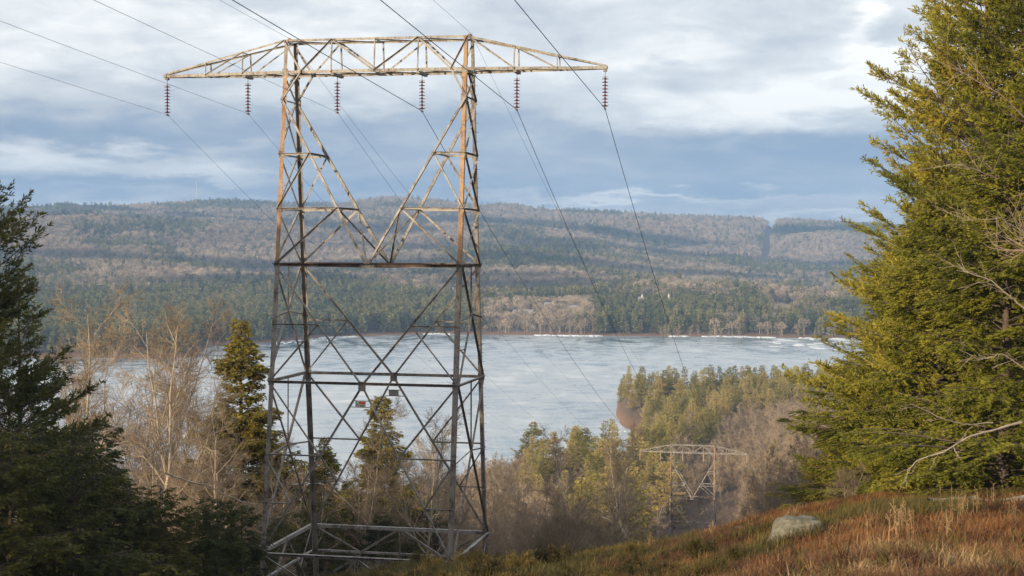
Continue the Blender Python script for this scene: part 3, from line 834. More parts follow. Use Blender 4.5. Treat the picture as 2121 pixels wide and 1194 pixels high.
def bare(seed, H, Rd, fork=0.3, nl=11, nb2=8, nb3=7, nb4=5, rmin=.008, multi=1, lean=0.0, up=0.5):
    """leafless hardwood: trunk wood and fine branch wood"""
    g = np.random.default_rng(seed)
    big, P0, P1, R0, R1 = [], [], [], [], []
    def path(o, d, L, n, w, upb):
        pts = [o]; d = d/np.linalg.norm(d)
        for i in range(n):
            d = d+g.normal(0, w, 3)+np.array([0, 0, upb]); d /= np.linalg.norm(d); pts.append(pts[-1]+d*L/n)
        return np.array(pts)
    def child(pts, rad, s, ang, L, n, w, upb):
        f = s*(len(pts)-1); i = min(int(f), len(pts)-2); o = pts[i]+(pts[i+1]-pts[i])*(f-i)
        t_ = pts[i+1]-pts[i]; t_ /= np.linalg.norm(t_)
        q = g.normal(size=3); q -= t_*np.dot(q, t_); q /= np.linalg.norm(q)
        return path(o, t_*math.cos(ang)+q*math.sin(ang), L, n, w, upb)
    def add(pts, ra, rb):
        r = np.linspace(ra, rb, len(pts)); P0.append(pts[:-1]); P1.append(pts[1:]); R0.append(r[:-1]); R1.append(r[1:])
    for s_ in range(multi):
        a_ = g.uniform(0, 6.28); ln_ = lean if multi == 1 else .22
        tr = path(np.array([0, 0, -.4]), np.array([math.cos(a_)*ln_, math.sin(a_)*ln_, 1]), H*.92*(1 if s_ == 0 else g.uniform(.6, .95)), 9, .07, .03)
        rt = H*.0095/(1 if multi == 1 else 1.5)
        rr_ = np.linspace(rt, rmin*1.6, 10); rr_[0] *= 1.3
        big.append(tube(tr, rr_, 7))
        for i in range(nl):
            s = fork+(1-fork)*(i+g.random())/nl*.97
            L1 = Rd*g.uniform(.75, 1.25)*(1.15-s*.75)
            b1_ = child(tr, rr_, s, R(g.uniform(28, 58)), L1, 6, .12, .10*up)
            ra = max(rmin*1.6, rt*(1-s)*.5+.006); big.append(tube(b1_, np.linspace(ra, rmin, 7), 5))
            for j in range(nb2):
                s2 = .18+.8*(j+g.random())/nb2
                L2 = L1*.55*g.uniform(.6, 1.2)*(1.2-s2*.7)
                b2_ = child(b1_, None, s2, R(g.uniform(25, 60)), L2, 4, .15, .12*up); add(b2_, max(rmin, ra*.45), rmin*.8)
                for k in range(nb3):
                    s3 = .15+.83*(k+g.random())/nb3
                    L3 = L2*.55*g.uniform(.6, 1.2)*(1.2-s3*.6)+.12
                    b3_ = child(b2_, None, s3, R(g.uniform(25, 55)), L3, 3, .16, .12*up); add(b3_, rmin*.85, rmin*.55)
                    for q in range(nb4):
                        b4_ = child(b3_, None, .2+.8*g.random(), R(g.uniform(22, 50)), L3*.6*g.uniform(.5, 1.2), 2, .15, .1*up); add(b4_, rmin*.6, rmin*.4)
    fine = frusta(np.concatenate(P0), np.concatenate(P1), np.concatenate(R0), np.concatenate(R1), 3)
    return merge(big), fine

LIB = {}
def lib_conifer(key, mt, *a, **k):
    w_, n_ = conifer(*a, **k)
    LIB[key] = [('trunk', mesh('trunk', [(*w_, 0, True)], [M['bark']])), ('crown', mesh('crown', [(*n_, 0, False)], [M[mt]]))]
def lib_bare(key, *a, **k):
    w_, n_ = bare(*a, **k)
    LIB[key] = [('trunk', mesh('trunk', [(*w_, 0, True)], [M['barebark']])), ('crown', mesh('crown', [(*n_, 0, False)], [M['twig']]))]
def plant(key, name, x, y, label, cat, group=None, scale=1.0, rot=0.0, dz=-0.3, sz=None):
    t_ = thing(name, (x, y, hz(x, y)+dz), label, cat, group, rot, scale if sz is None else (scale, scale, sz))
    for nm, me in LIB[key]: ob(nm, me, t_)
    return t_

# near set
for k in range(4): lib_conifer(f'pine{k}', 'pine', 100+k, 24, 6.9, .05, 'pine', 230, .21, 1.8, .62)
for k in range(3): lib_conifer(f'hem{k}', 'hemlock', 140+k, 18, 6.2, .01, 'hemlock', 260, .19, 1.7, .62)
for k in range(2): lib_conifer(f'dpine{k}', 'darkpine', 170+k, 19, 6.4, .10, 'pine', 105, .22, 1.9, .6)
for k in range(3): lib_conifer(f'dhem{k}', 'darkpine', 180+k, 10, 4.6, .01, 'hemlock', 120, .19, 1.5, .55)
for k in range(2): lib_conifer(f'spruce{k}', 'oldhem', 195+k, 18, 5.8, .02, 'hemlock', 380, .22, 2.1, .85)
for k in range(4): lib_bare(f'bare{k}', 200+k, 19, 5.6, .18, 13, 8, 7, 4, .0115, 1 if k != 2 else 3, .06)
for k in range(3): lib_bare(f'brush{k}', 220+k, 6, 2.6, .08, 8, 6, 6, 3, .008, 4)
# middle distance set
for k in range(6): lib_conifer(f'mpine{k}', 'midpine', 300+k, 19, [6.2, 5.4, 6.8, 5.8, 6.4, 5.0][k], .08, 'pine' if k % 2 else 'hemlock', 120, .7, .6, [.5, .7, .45, .6, .55, .75][k], 5)
for k in range(5): lib_bare(f'mbare{k}', 320+k, 16, 5.4, .22, 11, 6, 6, 4, .026, 1)

RNG = np.random.default_rng(77)
def r_(): return RNG.uniform(0, 6.28)
# --- right edge conifers
RIGHT = [  # column, distance, key, width scale, height scale, label
 (2030, 62, 'pine0', 1.02, 1.08, 'tall sunlit white pine behind the hemlocks at the right edge'),
 (2150, 57, 'pine1', 1.0, 1.05, 'tall pine cut off by the right edge of the picture'),
 (1905, 70, 'pine2', .84, .62, 'pine with pointed boughs reaching over the hill skyline at right'),
 (1842, 72, 'hem0', .80, .62, 'yellow-green hemlock standing farthest left in the right-hand stand'),
 (1945, 58, 'hem1', .74, .66, 'sunlit hemlock with low boughs behind the fallen log'),
 (2085, 50, 'hem2', .78, .70, 'dense dark-based hemlock above the weed stalks at right'),
 (1735, 76, 'spruce0', .62, .36, 'small hemlock at the left foot of the right-hand stand'),
 (1985, 74, 'pine3', 1.0, 1.0, 'pine partly hidden behind the tall right edge pine')]
for pp, d, key, s, sz, lab in RIGHT:
    x, y = at_px(pp, d); plant(key, 'pine_tree' if 'pine' in key else 'hemlock_tree', x, y, lab, 'tree', 'evergreens on the right', s, r_(), -.3, sz)
# bare hardwood in front of the right stand, and one showing behind its left side
x, y = at_px(2215, 46); plant('bare0', 'bare_tree', x, y, 'leafless pale-branched tree spreading in front of the right pines', 'tree', None, 0.95, 1.0)
x, y = at_px(1800, 128); plant('bare1', 'bare_tree', x, y, 'leafless tree arching out left of the right-hand pines', 'tree', None, 1.15, 0.6)
x, y = at_px(1762, 64); plant('brush0', 'bare_bush', x, y, 'pale leafless bush at the foot of the right hemlocks', 'shrub', None, .38, 0.6)

# --- left stand
LEFT = [
 (-30, 58, 'dpine0', 'pine_tree', .93, 'tall dark pine at the left edge with long level boughs'),
 (40, 66, 'dpine1', 'pine_tree', .78, 'dark pine just right of the left edge pine'),
 (500, 108, 'spruce0', 'hemlock_tree', 1.20, 'pointed olive hemlock standing just left of the pylon'),
 (560, 120, 'spruce1', 'hemlock_tree', .82, 'dark hemlock seen through the left legs of the pylon'),
 (792, 104, 'spruce1', 'hemlock_tree', .86, 'pointed green hemlock framed under the pylon signs'),
 (672, 108, 'spruce0', 'hemlock_tree', .72, 'smaller hemlock between the pylon left legs and the framed one'),
 (720, 122, 'spruce1', 'hemlock_tree', .62, 'lowest pointed hemlock behind the pylon base')]
for pp, d, key, nm, s, lab in LEFT:
    x, y = at_px(pp, d); plant(key, nm, x, y, lab, 'tree', 'evergreens on the left', s, r_())
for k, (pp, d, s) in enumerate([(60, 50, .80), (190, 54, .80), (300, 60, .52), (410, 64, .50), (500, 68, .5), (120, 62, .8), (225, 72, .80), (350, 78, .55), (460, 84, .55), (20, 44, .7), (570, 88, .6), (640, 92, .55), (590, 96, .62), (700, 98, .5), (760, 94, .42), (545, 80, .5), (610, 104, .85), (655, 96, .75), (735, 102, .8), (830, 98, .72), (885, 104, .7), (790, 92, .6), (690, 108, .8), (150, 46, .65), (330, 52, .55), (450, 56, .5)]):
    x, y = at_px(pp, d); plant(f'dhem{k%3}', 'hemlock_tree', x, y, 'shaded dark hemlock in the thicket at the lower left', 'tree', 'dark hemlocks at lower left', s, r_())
for pp, d, key, s, lab in [(235, 104, 'bare0', 1.08, 'tall slender leafless tree left of centre of the left thicket'), (355, 100, 'bare1', .92, 'spreading leafless tree over the bay, right of the slender one'),
                         (130, 110, 'bare3', .90, 'leafless tree beside the dark left edge pine'), (290, 116, 'bare2', .88, 'many-stemmed leafless tree between the two tall bare ones'),
                         (440, 92, 'bare3', .72, 'leafless tree with bent pale limbs against the dark hemlocks'), (520, 90, 'bare1', .62, 'leafless tree crossing the left pylon legs'),
                         (860, 112, 'bare0', .80, 'pale forked leafless tree inside the right pylon legs'), (930, 120, 'bare2', .72, 'many-stemmed leafless tree at the right pylon leg')]:
    x, y = at_px(pp, d); plant(key, 'bare_tree', x, y, lab, 'tree', None, s, r_())
for k, (pp, d, s) in enumerate([(120, 108, 1.15), (180, 98, 1.25), (262, 112, 1.36), (320, 96, 1.14), (385, 104, 1.20), (425, 112, 1.02), (90, 100, 1.0), (470, 100, .86), (210, 120, 1.2), (300, 124, 1.15), (400, 120, 1.0)]):
    x, y = at_px(pp, d); plant(f'bare{k%4}', 'bare_tree', x, y, 'tall leafless tree in the clump rising in front of the bay at left', 'tree', 'tall bare trees before the bay', s, r_())
for k in range(70):
    pp, d = RNG.uniform(60, 900), RNG.uniform(92, 190)
    x, y = at_px(pp, d); plant(f'bare{k%4}', 'bare_tree', x, y, 'leafless tree in the wood below the pylon on the left', 'tree', 'bare trees behind the left thicket', RNG.uniform(.5, .75), r_())
for k in range(30):
    pp = RNG.uniform(420, 1250); d = RNG.uniform(86, 102) if pp < 1020 else RNG.uniform(72, 96)
    x, y = at_px(pp, d); plant(f'brush{k%3}', 'bare_bush', x, y, 'leafless brown brush behind the grassy crest', 'shrub', 'bare brush behind the crest', RNG.uniform(.6, .9), r_())
# off-frame trees at the left that throw the evening shade over the lower slope
for k, (x, y, s) in enumerate([(-27, 60, .95), (-30, 50, 1.0), (-34, 66, 1.0), (-26, 42, .9), (-38, 56, 1.05), (-24, 33, .8), (-36, 40, 1.0), (-44, 48, 1.1), (-20, 22, .55), (-38, 41, 1.25), (-42, 34, 1.25), (-40, 27, 1.2), (-34, 46, 1.15), (-47, 30, 1.3), (-45, 22, 1.25), (-33, 34, 1.15), (-50, 38, 1.3)]):
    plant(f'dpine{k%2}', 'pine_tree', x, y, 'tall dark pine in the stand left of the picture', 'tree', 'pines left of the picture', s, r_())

# --- middle wood
def scatter(n, prange, drange, key, kn, name, label, group, smin, smax, ok=None, seed=1, mind=3.0):
    g = np.random.default_rng(seed); done = []; tries = 0
    while len(done) < n and tries < n*60:
        tries += 1
        pp = g.uniform(*prange); d = math.sqrt(g.uniform(drange[0]**2, drange[1]**2))
        x, y = at_px(pp, d)
        if ok is not None and not ok(pp, d): continue
        if any((x-a)**2+(y-b)**2 < mind*mind for a, b in done): continue
        if hz(x, y) < LAKE+1.0: continue
        done.append((x, y))
        plant(f'{key}{g.integers(kn)}', name, x, y, label, 'tree', group, g.uniform(smin, smax), g.uniform(0, 6.28))
def cut(pp, d):   # the mown corridor of the power line stays open
    lx = TC[0]+(d-TC[1])*LD[0]/LD[1]; return abs((pp-1060.5)/3100*d-lx) > (15 if d > 150 else 4)
near2 = lambda pp, d: cut(pp, d) and not (1318 < pp < 1565 and d < 322)
scatter(26, (830, 1420), (98, 165), 'bare', 4, 'bare_tree', 'leafless tree on the slope right of the pylon', 'bare trees right of the pylon', .48, .72, near2, 11, 4)
scatter(80, (840, 1460), (165, 340), 'mbare', 5, 'bare_tree', 'leafless tree in the wood between the two pylons', 'bare trees between the pylons', .6, .95, near2, 12, 5)
scatter(44, (1090, 1400), (345, 600), 'mpine', 6, 'pine_tree', 'green pine in the grove on the near shore', 'pines on the near shore', .7, 1.0, None, 13, 7)
scatter(14, (1180, 1318), (215, 300), 'mpine', 6, 'pine_tree', 'green pine left of the distant pylon', 'pines left of the distant pylon', .7, .95, None, 14, 5)
scatter(120, (1285, 1760), (745, 890), 'mpine', 6, 'pine_tree', 'sunlit pine on the wooded point in the lake', 'pines on the wooded point', .55, 1.0, lambda p_, d: p_ > 1345 or d > 774, 15, 7)
scatter(90, (1330, 1760), (540, 744), 'mpine', 6, 'pine_tree', 'pine on the slope above the wooded point', 'pines above the wooded point', .6, .95, lambda p_, d: p_ < 1500 or d > 650, 16, 7)
scatter(110, (1400, 1780), (330, 600), 'mbare', 5, 'bare_tree', 'leafless tree on the grey-brown hillside at right', 'bare trees on the right hillside', .6, .95, near2, 17, 5)
scatter(24, (1300, 1760), (600, 800), 'mbare', 5, 'bare_tree', 'leafless tree among the pines of the wooded point', 'bare trees on the wooded point', .6, .9, None, 18, 7)
scatter(12, (1480, 1640), (340, 470), 'mpine', 5, 'pine_tree', 'small lone pine on the grey-brown hillside', 'lone pines on the right hillside', .3, .55, near2, 19, 8)

# --- drowned trees in the lake by the far shore
for k, pp in enumerate([1371, 1379, 1385, 1402, 1412, 1430, 1447, 1471, 1484, 1496, 1618]):
    d = RNG.uniform(1415, 1460); x, y = at_px(pp, d)
    t_ = thing('bare_tree', (x, y, LAKE-.5), 'pale leafless tree standing in the lake at the far shore', 'tree', 'trees standing in the lake', r_(), (.8, .8, 1.0))
    for nm, me in LIB[f'mbare{k%5}']: ob(nm, me, t_)

# ------------------------------------------------------------------ far forest
SRC = bpy.data.collections.new('forest_sources')
def far_conifer(seed):
    g = np.random.default_rng(seed); H, Rd = 17, 4.0
    n = 130; h = g.random(n)**.8; a = g.uniform(0, 6.28, n); rad = Rd*(1-h)**.75*g.uniform(.25, 1.05, n)*(.8+.3*np.sin(a*2+seed))
    Bp = np.stack([np.cos(a)*rad*.55, np.sin(a)*rad*.55, 2.5+h*(H-2.5)], 1)
    Dd = np.stack([np.cos(a), np.sin(a), g.uniform(-.25, .5, n)], 1)
    V, Fc = blades(Bp, Dd, g.uniform(1.6, 3.2, n)*(1.15-h*.6), g.uniform(.9, 1.6, n)*(1.15-h*.5), g)
    tv, tf = tube([(0, 0, 0), (0, 0, H*.9)], [.3, .08], 4)
    return mesh('far_conifer', [(V, Fc, 0, False), (tv, tf, 1, False)], [M['farpine'], M['bark']])
def far_bare(seed):
    g = np.random.default_rng(seed); H = 14
    n = 150; th = g.uniform(0, 6.28, n); ph = np.arccos(g.uniform(-.35, 1, n)); rr_ = g.uniform(.35, 1, n)**.6
    c_ = np.stack([np.sin(ph)*np.cos(th)*4.4*rr_, np.sin(ph)*np.sin(th)*4.4*rr_, 8.6+np.cos(ph)*5.2*rr_], 1)
    dd = c_-np.array([0, 0, 2.0]); dd /= np.linalg.norm(dd, axis=1, keepdims=True); dd += g.normal(0, .3, (n, 3))
    V, Fc = blades(c_-dd*.9, dd, g.uniform(1.3, 2.4, n), g.uniform(.22, .5, n), g)
    blk = [tube([(0, 0, 0), (0, 0, 9)], [.22, .08], 4)]
    for q in range(5):
        a = g.uniform(0, 6.28); blk.append(tube([(0, 0, g.uniform(3, 7)), (2.4*math.cos(a), 2.4*math.sin(a), g.uniform(8, 12))], [.10, .04], 3))
    tv, tf = merge(blk)
    return mesh('far_hardwood', [(V, Fc, 0, False), (tv, tf, 1, False)], [M['fartwig'], M['barebark']])
KN = 4
for k in range(KN): ob(f'source_a{k}', far_bare(500+k), coll=SRC)
for k in range(KN): ob(f'source_b{k}', far_conifer(540+k), coll=SRC)

def instancer(name, pts, kind, rot, scl, coll, label, cat):
    me = bpy.data.meshes.new(name)
    me.vertices.add(len(pts)); me.vertices.foreach_set('co', np.asarray(pts, np.float32).ravel())
    a = me.attributes.new('kind_index', 'INT', 'POINT'); a.data.foreach_set('value', np.asarray(kind, np.int32))
    a = me.attributes.new('turn', 'FLOAT_VECTOR', 'POINT'); a.data.foreach_set('vector', np.asarray(rot, np.float32).ravel())
    a = me.attributes.new('size', 'FLOAT_VECTOR', 'POINT'); a.data.foreach_set('vector', np.asarray(scl, np.float32).ravel())
    o = ob(name, me)
    g = bpy.data.node_groups.new(name, 'GeometryNodeTree')
    g.interface.new_socket('Geometry', in_out='INPUT', socket_type='NodeSocketGeometry')
    g.interface.new_socket('Geometry', in_out='OUTPUT', socket_type='NodeSocketGeometry')
    gi_, go = g.nodes.new('NodeGroupInput'), g.nodes.new('NodeGroupOutput')
    ip = g.nodes.new('GeometryNodeInstanceOnPoints'); ci = g.nodes.new('GeometryNodeCollectionInfo')
    ci.inputs['Collection'].default_value = coll; ci.inputs['Separate Children'].default_value = True; ci.inputs['Reset Children'].default_value = True
    def na(nm, ty):
        n = g.nodes.new('GeometryNodeInputNamedAttribute'); n.data_type = ty; n.inputs['Name'].default_value = nm; return n.outputs['Attribute']
    g.links.new(gi_.outputs[0], ip.inputs['Points']); g.links.new(ci.outputs[0], ip.inputs['Instance'])
    ip.inputs['Pick Instance'].default_value = True
    g.links.new(na('kind_index', 'INT'), ip.inputs['Instance Index'])
    e2 = g.nodes.new('FunctionNodeEulerToRotation'); g.links.new(na('turn', 'FLOAT_VECTOR'), e2.inputs[0]); g.links.new(e2.outputs[0], ip.inputs['Rotation'])
    g.links.new(na('size', 'FLOAT_VECTOR'), ip.inputs['Scale'])
    g.links.new(ip.outputs[0], go.inputs[0])
    md = o.modifiers.new('instances', 'NODES'); md.node_group = g
    return tag(o, label, cat, kind='stuff')

g = np.random.default_rng(9)
NF = 120000
tA = np.radians(g.uniform(-20.5, 20.5, NF*2))
dA = np.sqrt(g.uniform(1170**2, 5650**2, NF*2))
keep = g.random(NF*2) < np.clip(1.25-(dA-1200)/5200, .30, 1.0)
tA, dA = tA[keep], dA[keep]
xA, yA = np.tan(tA)*dA, dA
zA = height(xA, yA); pA = 1060.5+3100*np.tan(tA)
shA = np.interp(pA, *SHORE)
# the mown corridor climbing the far ridge, and the tan clearing
cutc = np.interp(dA, [3600, 4700, 5500], [1580, 1588, 1598])
cutm = (np.abs(pA-cutc) < np.interp(dA, [3600, 5500], [11, 9])) & (dA > 3600)
clr = ((pA-1500)/80)**2+((dA-2380)/190)**2 < 1
clr2 = ((pA-1630)/34)**2+((dA-1830)/110)**2 < 1
view = np.zeros(len(pA), bool)
for hp, hd_, w_, fr_ in ((1327, 1780, 12, 75), (1386, 1800, 12, 75), (1071, 1640, 15, 42), (1094, 1645, 15, 42), (1186, 1690, 18, 50), (1135, 1730, 14, 50), (1453, 2350, 20, 330), (1618, 1900, 20, 280)):
    view |= (np.abs(pA-hp) < w_) & (dA > hd_-fr_) & (dA < hd_+12)
clr |= view
okA = (zA > LAKE+0.7) & (dA > shA+5) & ~cutm & ~clr & ~clr2
xA, yA, zA, pA, dA, shA = xA[okA], yA[okA], zA[okA], pA[okA], dA[okA], shA[okA]
cn_ = fbm(xA/260, yA/420, 71, 4)
bel = sstep(0.0, 1.0, (2300-dA)/900)                         # evergreens are thick near the shore
thr = 0.60-0.20*bel-0.10*sstep(700, 500, pA)*bel+0.05*sstep(1000, 1150, pA)*sstep(1900, 1600, dA)
thr = thr-0.16*((pA > 1230) & (pA < 1480) & (dA < 1640))-0.15*((pA < 1000) & (dA < shA+260) & (pA > 420))+0.35*((pA > 1000) & (pA < 1230) & (dA < 1800))
con = (cn_+g.normal(0, .05, len(cn_))) > thr
con |= g.random(len(con)) < .06
kd = np.where(con, KN+g.integers(0, KN, len(con)), g.integers(0, KN, len(con)))
sc_ = g.uniform(.62, 1.08, len(kd))*np.interp(dA, [1200, 2600, 5500], [1.0, 1.0, 1.25])
front = (dA < shA+60)
sc_ = sc_*g.uniform(.85, 1.5, len(sc_)); sc_ = np.where((np.abs(pA-1500) < 85) & (dA > 2040) & (dA < 2260), sc_*.5, sc_); sc_ = np.where(front & con, np.clip(sc_*1.15, .7, 1.25), sc_); sc_ = np.where((dA < 1800) & ~front, np.minimum(sc_, 1.05), sc_)
instancer('forest', np.stack([xA, yA, zA-.4], 1), kd, np.stack([g.normal(0, .04, len(kd)), g.normal(0, .04, len(kd)), g.uniform(0, 6.28, len(kd))], 1),
          np.stack([sc_*1.1, sc_*1.1, sc_], 1), SRC, 'mixed bare and evergreen forest covering the far shore and hills', 'forest')

# the uncountable small wood of the near side: saplings and young hardwoods
WS = bpy.data.collections.new('woodland_sources')
for k in range(5):
    w_, n_ = bare(420+k, 11, 3.6, .12, 9, 6, 6, 4, .020, 2)
    ob(f'wood_source_{k}', mesh('sapling', [(*w_, 0, True), (*n_, 1, False)], [M['barebark'], M['twig']]), coll=WS)
g = np.random.default_rng(31); NW = 9000
wp_ = g.uniform(420, 1830, NW); wd_ = np.sqrt(g.uniform(82**2, 735**2, NW)); wx, wy = (wp_-1060.5)/3100*wd_, wd_
wz = height(wx, wy)
lx_ = TC[0]+(wd_-TC[1])*LD[0]/LD[1]
okw = (wz > LAKE+2.2) & (g.random(NW) < np.clip(1.2-wd_/900, .3, 1)) & ~((wp_ < 1320) & (wd_ > 700)) & ~((wp_ < 1490) & (wd_ > 540))
low = (((wp_ > 1312) & (wp_ < 1570) & (wd_ < 322)) | ((np.abs(wx-lx_) < 9) & (wd_ < 420)))[okw]
wx, wy, wz, wd_ = wx[okw], wy[okw], wz[okw], wd_[okw]
ws_ = g.uniform(.45, 1.05, len(wx))*np.interp(wd_, [80, 200], [.6, 1.0])*np.where(low, .22, 1.0)
instancer('woodland', np.stack([wx, wy, wz-.2], 1), g.integers(0, 5, len(wx)), np.stack([0*wx, 0*wx, g.uniform(0, 6.28, len(wx))], 1), np.stack([ws_]*3, 1), WS,
          'grey-brown leafless saplings filling the slopes above the near shore', 'woodland')

# clouds low over the hills left of the picture; their shadows drift over the far slopes
cm = plain('cloud_white', (.85, .86, .88), .95, 0)
for k, (pp, d, rx, ry) in enumerate([(1080, 4600, 420, 150), (860, 2750, 220, 90), (100, 4700, 420, 150), (1240, 2150, 170, 70), (1500, 3950, 380, 190), (1720, 4900, 280, 190), (560, 4300, 340, 120), (330, 2600, 280, 100), (620, 2100, 180, 70), (960, 3450, 330, 100), (230, 3500, 320, 100), (1380, 2950, 300, 90), (1010, 2350, 200, 70), (720, 4000, 330, 110), (1300, 4350, 300, 110)]):
    x, y = at_px(pp, d); zg = hz(x, y); tt = (950-zg)/sd.z
    gq = np.random.default_rng(70+k); blk = []
    for q in range(16):
        a = gq.uniform(0, 6.28); r = gq.uniform(0, .8); f_ = gq.uniform(.25, .5)
        V, Fc = lathe([(0.01, -1), (.5, -.87), (.87, -.5), (1, 0), (.87, .5), (.5, .87), (.01, 1)], 12)
        blk.append((V*[rx*f_, ry*f_, 24]+[rx*r*math.cos(a), ry*r*math.sin(a), gq.uniform(-8, 8)], Fc))
    tag(ob('cloud', mesh('cloud', [(*merge(blk), 0, True)], [cm]), None, (x+sd.x*tt, y+sd.y*tt, 950)), 'small low cloud over the valley left of the picture', 'cloud', 'clouds left of the picture')

# ------------------------------------------------------------------ houses on the far shore
def house(pp, d, w, l, h, rot, wall, label, steeple=False, dz=0.0):
    x, y = at_px(pp, d)
    t_ = thing('church' if steeple else 'house', (x, y, hz(x, y)+dz), label, 'church' if steeple else 'house', None, rot)
    S = Steel(); S.box((0, 0, h/2), w, l, h)
    gable = np.array([[-w/2, -l/2, h], [w/2, -l/2, h], [0, -l/2, h+w*.45], [-w/2, l/2, h], [w/2, l/2, h], [0, l/2, h+w*.45]])
    V, Fc = merge(S.b); V2 = np.concatenate([gable]); 
    ob('wall', mesh('wall', [(V, Fc, 0, False), (V2, np.array([[0, 1, 2], [3, 5, 4]]), 0, False)], [M[wall]]), t_)
    o_ = .4; rv = np.array([[-w/2-o_, -l/2-o_, h-.35], [0, -l/2-o_, h+w*.45+.05], [0, l/2+o_, h+w*.45+.05], [-w/2-o_, l/2+o_, h-.35], [w/2+o_, -l/2-o_, h-.35], [w/2+o_, l/2+o_, h-.35]])
    rv2 = rv+[0, 0, .18]
    ob('roof', mesh('roof', [(np.concatenate([rv, rv2]), np.array([[0, 1, 2, 3], [1, 4, 5, 2], [6, 7, 8, 9], [7, 10, 11, 8], [0, 1, 7, 6], [1, 4, 10, 7], [3, 9, 8, 2], [2, 8, 11, 5], [0, 6, 9, 3], [4, 5, 11, 10]]), 0, False)], [M['roof']]), t_)
    for fx in (-.28, .05, .3):
        S = Steel(); S.box((fx*w, -l/2-.03, h*.55), .9, .05, 1.3); S.done('window', M['glass'], t_)
        S = Steel(); S.box((-w/2-.03, fx*l, h*.55), .05, .9, 1.3); S.done('window', M['glass'], t_)
    if steeple:
        S = Steel(); S.box((0, -l/2+1.6, h+2.2), 2.0, 2.0, 4.4); V, Fc = merge(S.b)
        sp4 = np.array([[-1.1, -1.1, 0], [1.1, -1.1, 0], [1.1, 1.1, 0], [-1.1, 1.1, 0], [0, 0, 3.5]])+[0, -l/2+1.6, h+4.4]
        ob('steeple', mesh('steeple', [(V, Fc, 0, False), (sp4, np.array([[0, 1, 4], [1, 2, 4], [2, 3, 4], [3, 0, 4]]), 0, False)], [M['housewhite']]), t_)
house(1327, 1780, 8, 13, 8, .3, 'housewhite', 'white building above the pines, left of the two white ones', True, -.2)
house(1386, 1800, 8, 13, 8, -.2, 'housewhite', 'white building above the pines, right of the two white ones', True, -.2)
house(1071, 1640, 8, 9, 5.5, .8, 'housetan', 'grey-roofed house on the far bank, leftmost of the row', False, -.2)
house(1094, 1645, 8, 12, 4.5, 1.3, 'housewhite', 'low pale house on the far bank just right of the leftmost', False, -.2)
house(1186, 1690, 8, 16, 5.5, 1.4, 'housewhite', 'long white building above the bare trees on the far bank', False, -.2)
house(1135, 1730, 8, 14, 5.5, 1.2, 'housetan', 'tan building in the bare trees left of the long white one', False, -.2)

# radio mast on the left hill
x, y = at_px(407, 5350); zm = hz(x, y)
P0, P1 = [], []
for k in range(3):
    a = k*2.094; P0.append((1.1*math.cos(a), 1.1*math.sin(a), 0)); P1.append((.5*math.cos(a), .5*math.sin(a), 95))
for h_ in np.arange(0, 92, 4.0):
    for k in range(3):
        a, b = k*2.094, (k+1)*2.094; q0 = 1.1-.6*h_/95; P0.append((q0*math.cos(a), q0*math.sin(a), h_)); P1.append((q0*math.cos(b), q0*math.sin(b), h_+4))
tag(ob('radio_mast', mesh('radio_mast', [(*frusta(P0, P1, np.full(len(P0), .28), np.full(len(P0), .28), 4), 0, False)], [plain('mast_paint', (.75, .74, .72), .6)]), None, (x, y, zm)), 'thin pale radio mast on the left hilltop skyline', 'mast')

# ------------------------------------------------------------------ foreground
GS = bpy.data.collections.new('grass_sources')
def tuft(seed, n, h, spread, curl, wd):
    g = np.random.default_rng(seed); V, Fc = [], []
    for k in range(n):
        a = g.uniform(0, 6.28); o0 = np.array([g.normal(0, spread*.4), g.normal(0, spread*.4), -.05]); L = h*g.uniform(.45, 1.15)
        dr = np.array([math.cos(a), math.sin(a), 0]); b = curl*g.uniform(.3, 1.3)
        s = np.array([0, .4, .75, 1.0]); pts = o0+np.outer(b*L*s**2, dr)+np.outer(L*(s-.35*b*s**2), [0, 0, 1])
        sd_ = np.cross(dr, [0, 0, 1.0]); w_ = wd*np.array([1, .85, .55, .12])*g.uniform(.7, 1.3)
        i0 = sum(len(v) for v in V)
        V.append(np.concatenate([pts-np.outer(w_, sd_), pts+np.outer(w_, sd_)])); q = np.arange(3)
        Fc.append(np.stack([q, q+1, q+5, q+4], 1)+i0)
    return np.concatenate(V), np.concatenate(Fc)
gm = {}
gm['rust'] = leafy('rusty_grass', [(.3, (.11, .045, .016)), (.5, (.215, .092, .032)), (.7, (.33, .165, .06))], .35, .5, .25)
gm['straw'] = leafy('straw_grass', [(.3, (.18, .105, .045)), (.5, (.30, .195, .085)), (.7, (.42, .30, .15))], .4, .5, .25)
gm['brown'] = leafy('brown_grass', [(.3, (.05, .025, .012)), (.5, (.11, .052, .022)), (.7, (.18, .088, .04))], .35, .5, .25)
gm['olive'] = leafy('olive_ground_cover', [(.3, (.055, .048, .014)), (.5, (.10, .082, .022)), (.7, (.15, .115, .03))], .4, .5, .25)
for i, (nm, n, h, sp__, cu, wd) in enumerate([('rust', 26, .36, .24, .8, .007), ('rust', 26, .26, .28, 1.2, .008), ('straw', 14, .40, .16, .8, .005), ('straw', 24, .24, .24, 1.1, .007),
                                    ('brown', 28, .30, .26, 1.0, .008), ('brown', 18, .42, .2, .8, .006), ('olive', 36, .34, .26, .8, .010), ('olive', 34, .46, .22, .5, .009)]):
    ob(f'tuft_source_{i}', mesh('tuft', [(*tuft(900+i, n, h, sp__, cu, wd), 0, False)], [gm[nm]]), coll=GS)
g = np.random.default_rng(21)
NG = 52000
tp = g.uniform(380, 2330, NG); dd = np.sqrt(g.uniform(13**2, 76**2, NG))
gx_, gy_ = (tp-1060.5)/3100*dd, dd
f1 = fbm(gx_/3.0, gy_/4.5, 41, 4); f2 = fbm(gx_/5.5+9, gy_/7.0, 47, 4)
right = sstep(1000, 1900, tp+(40-dd)*4)
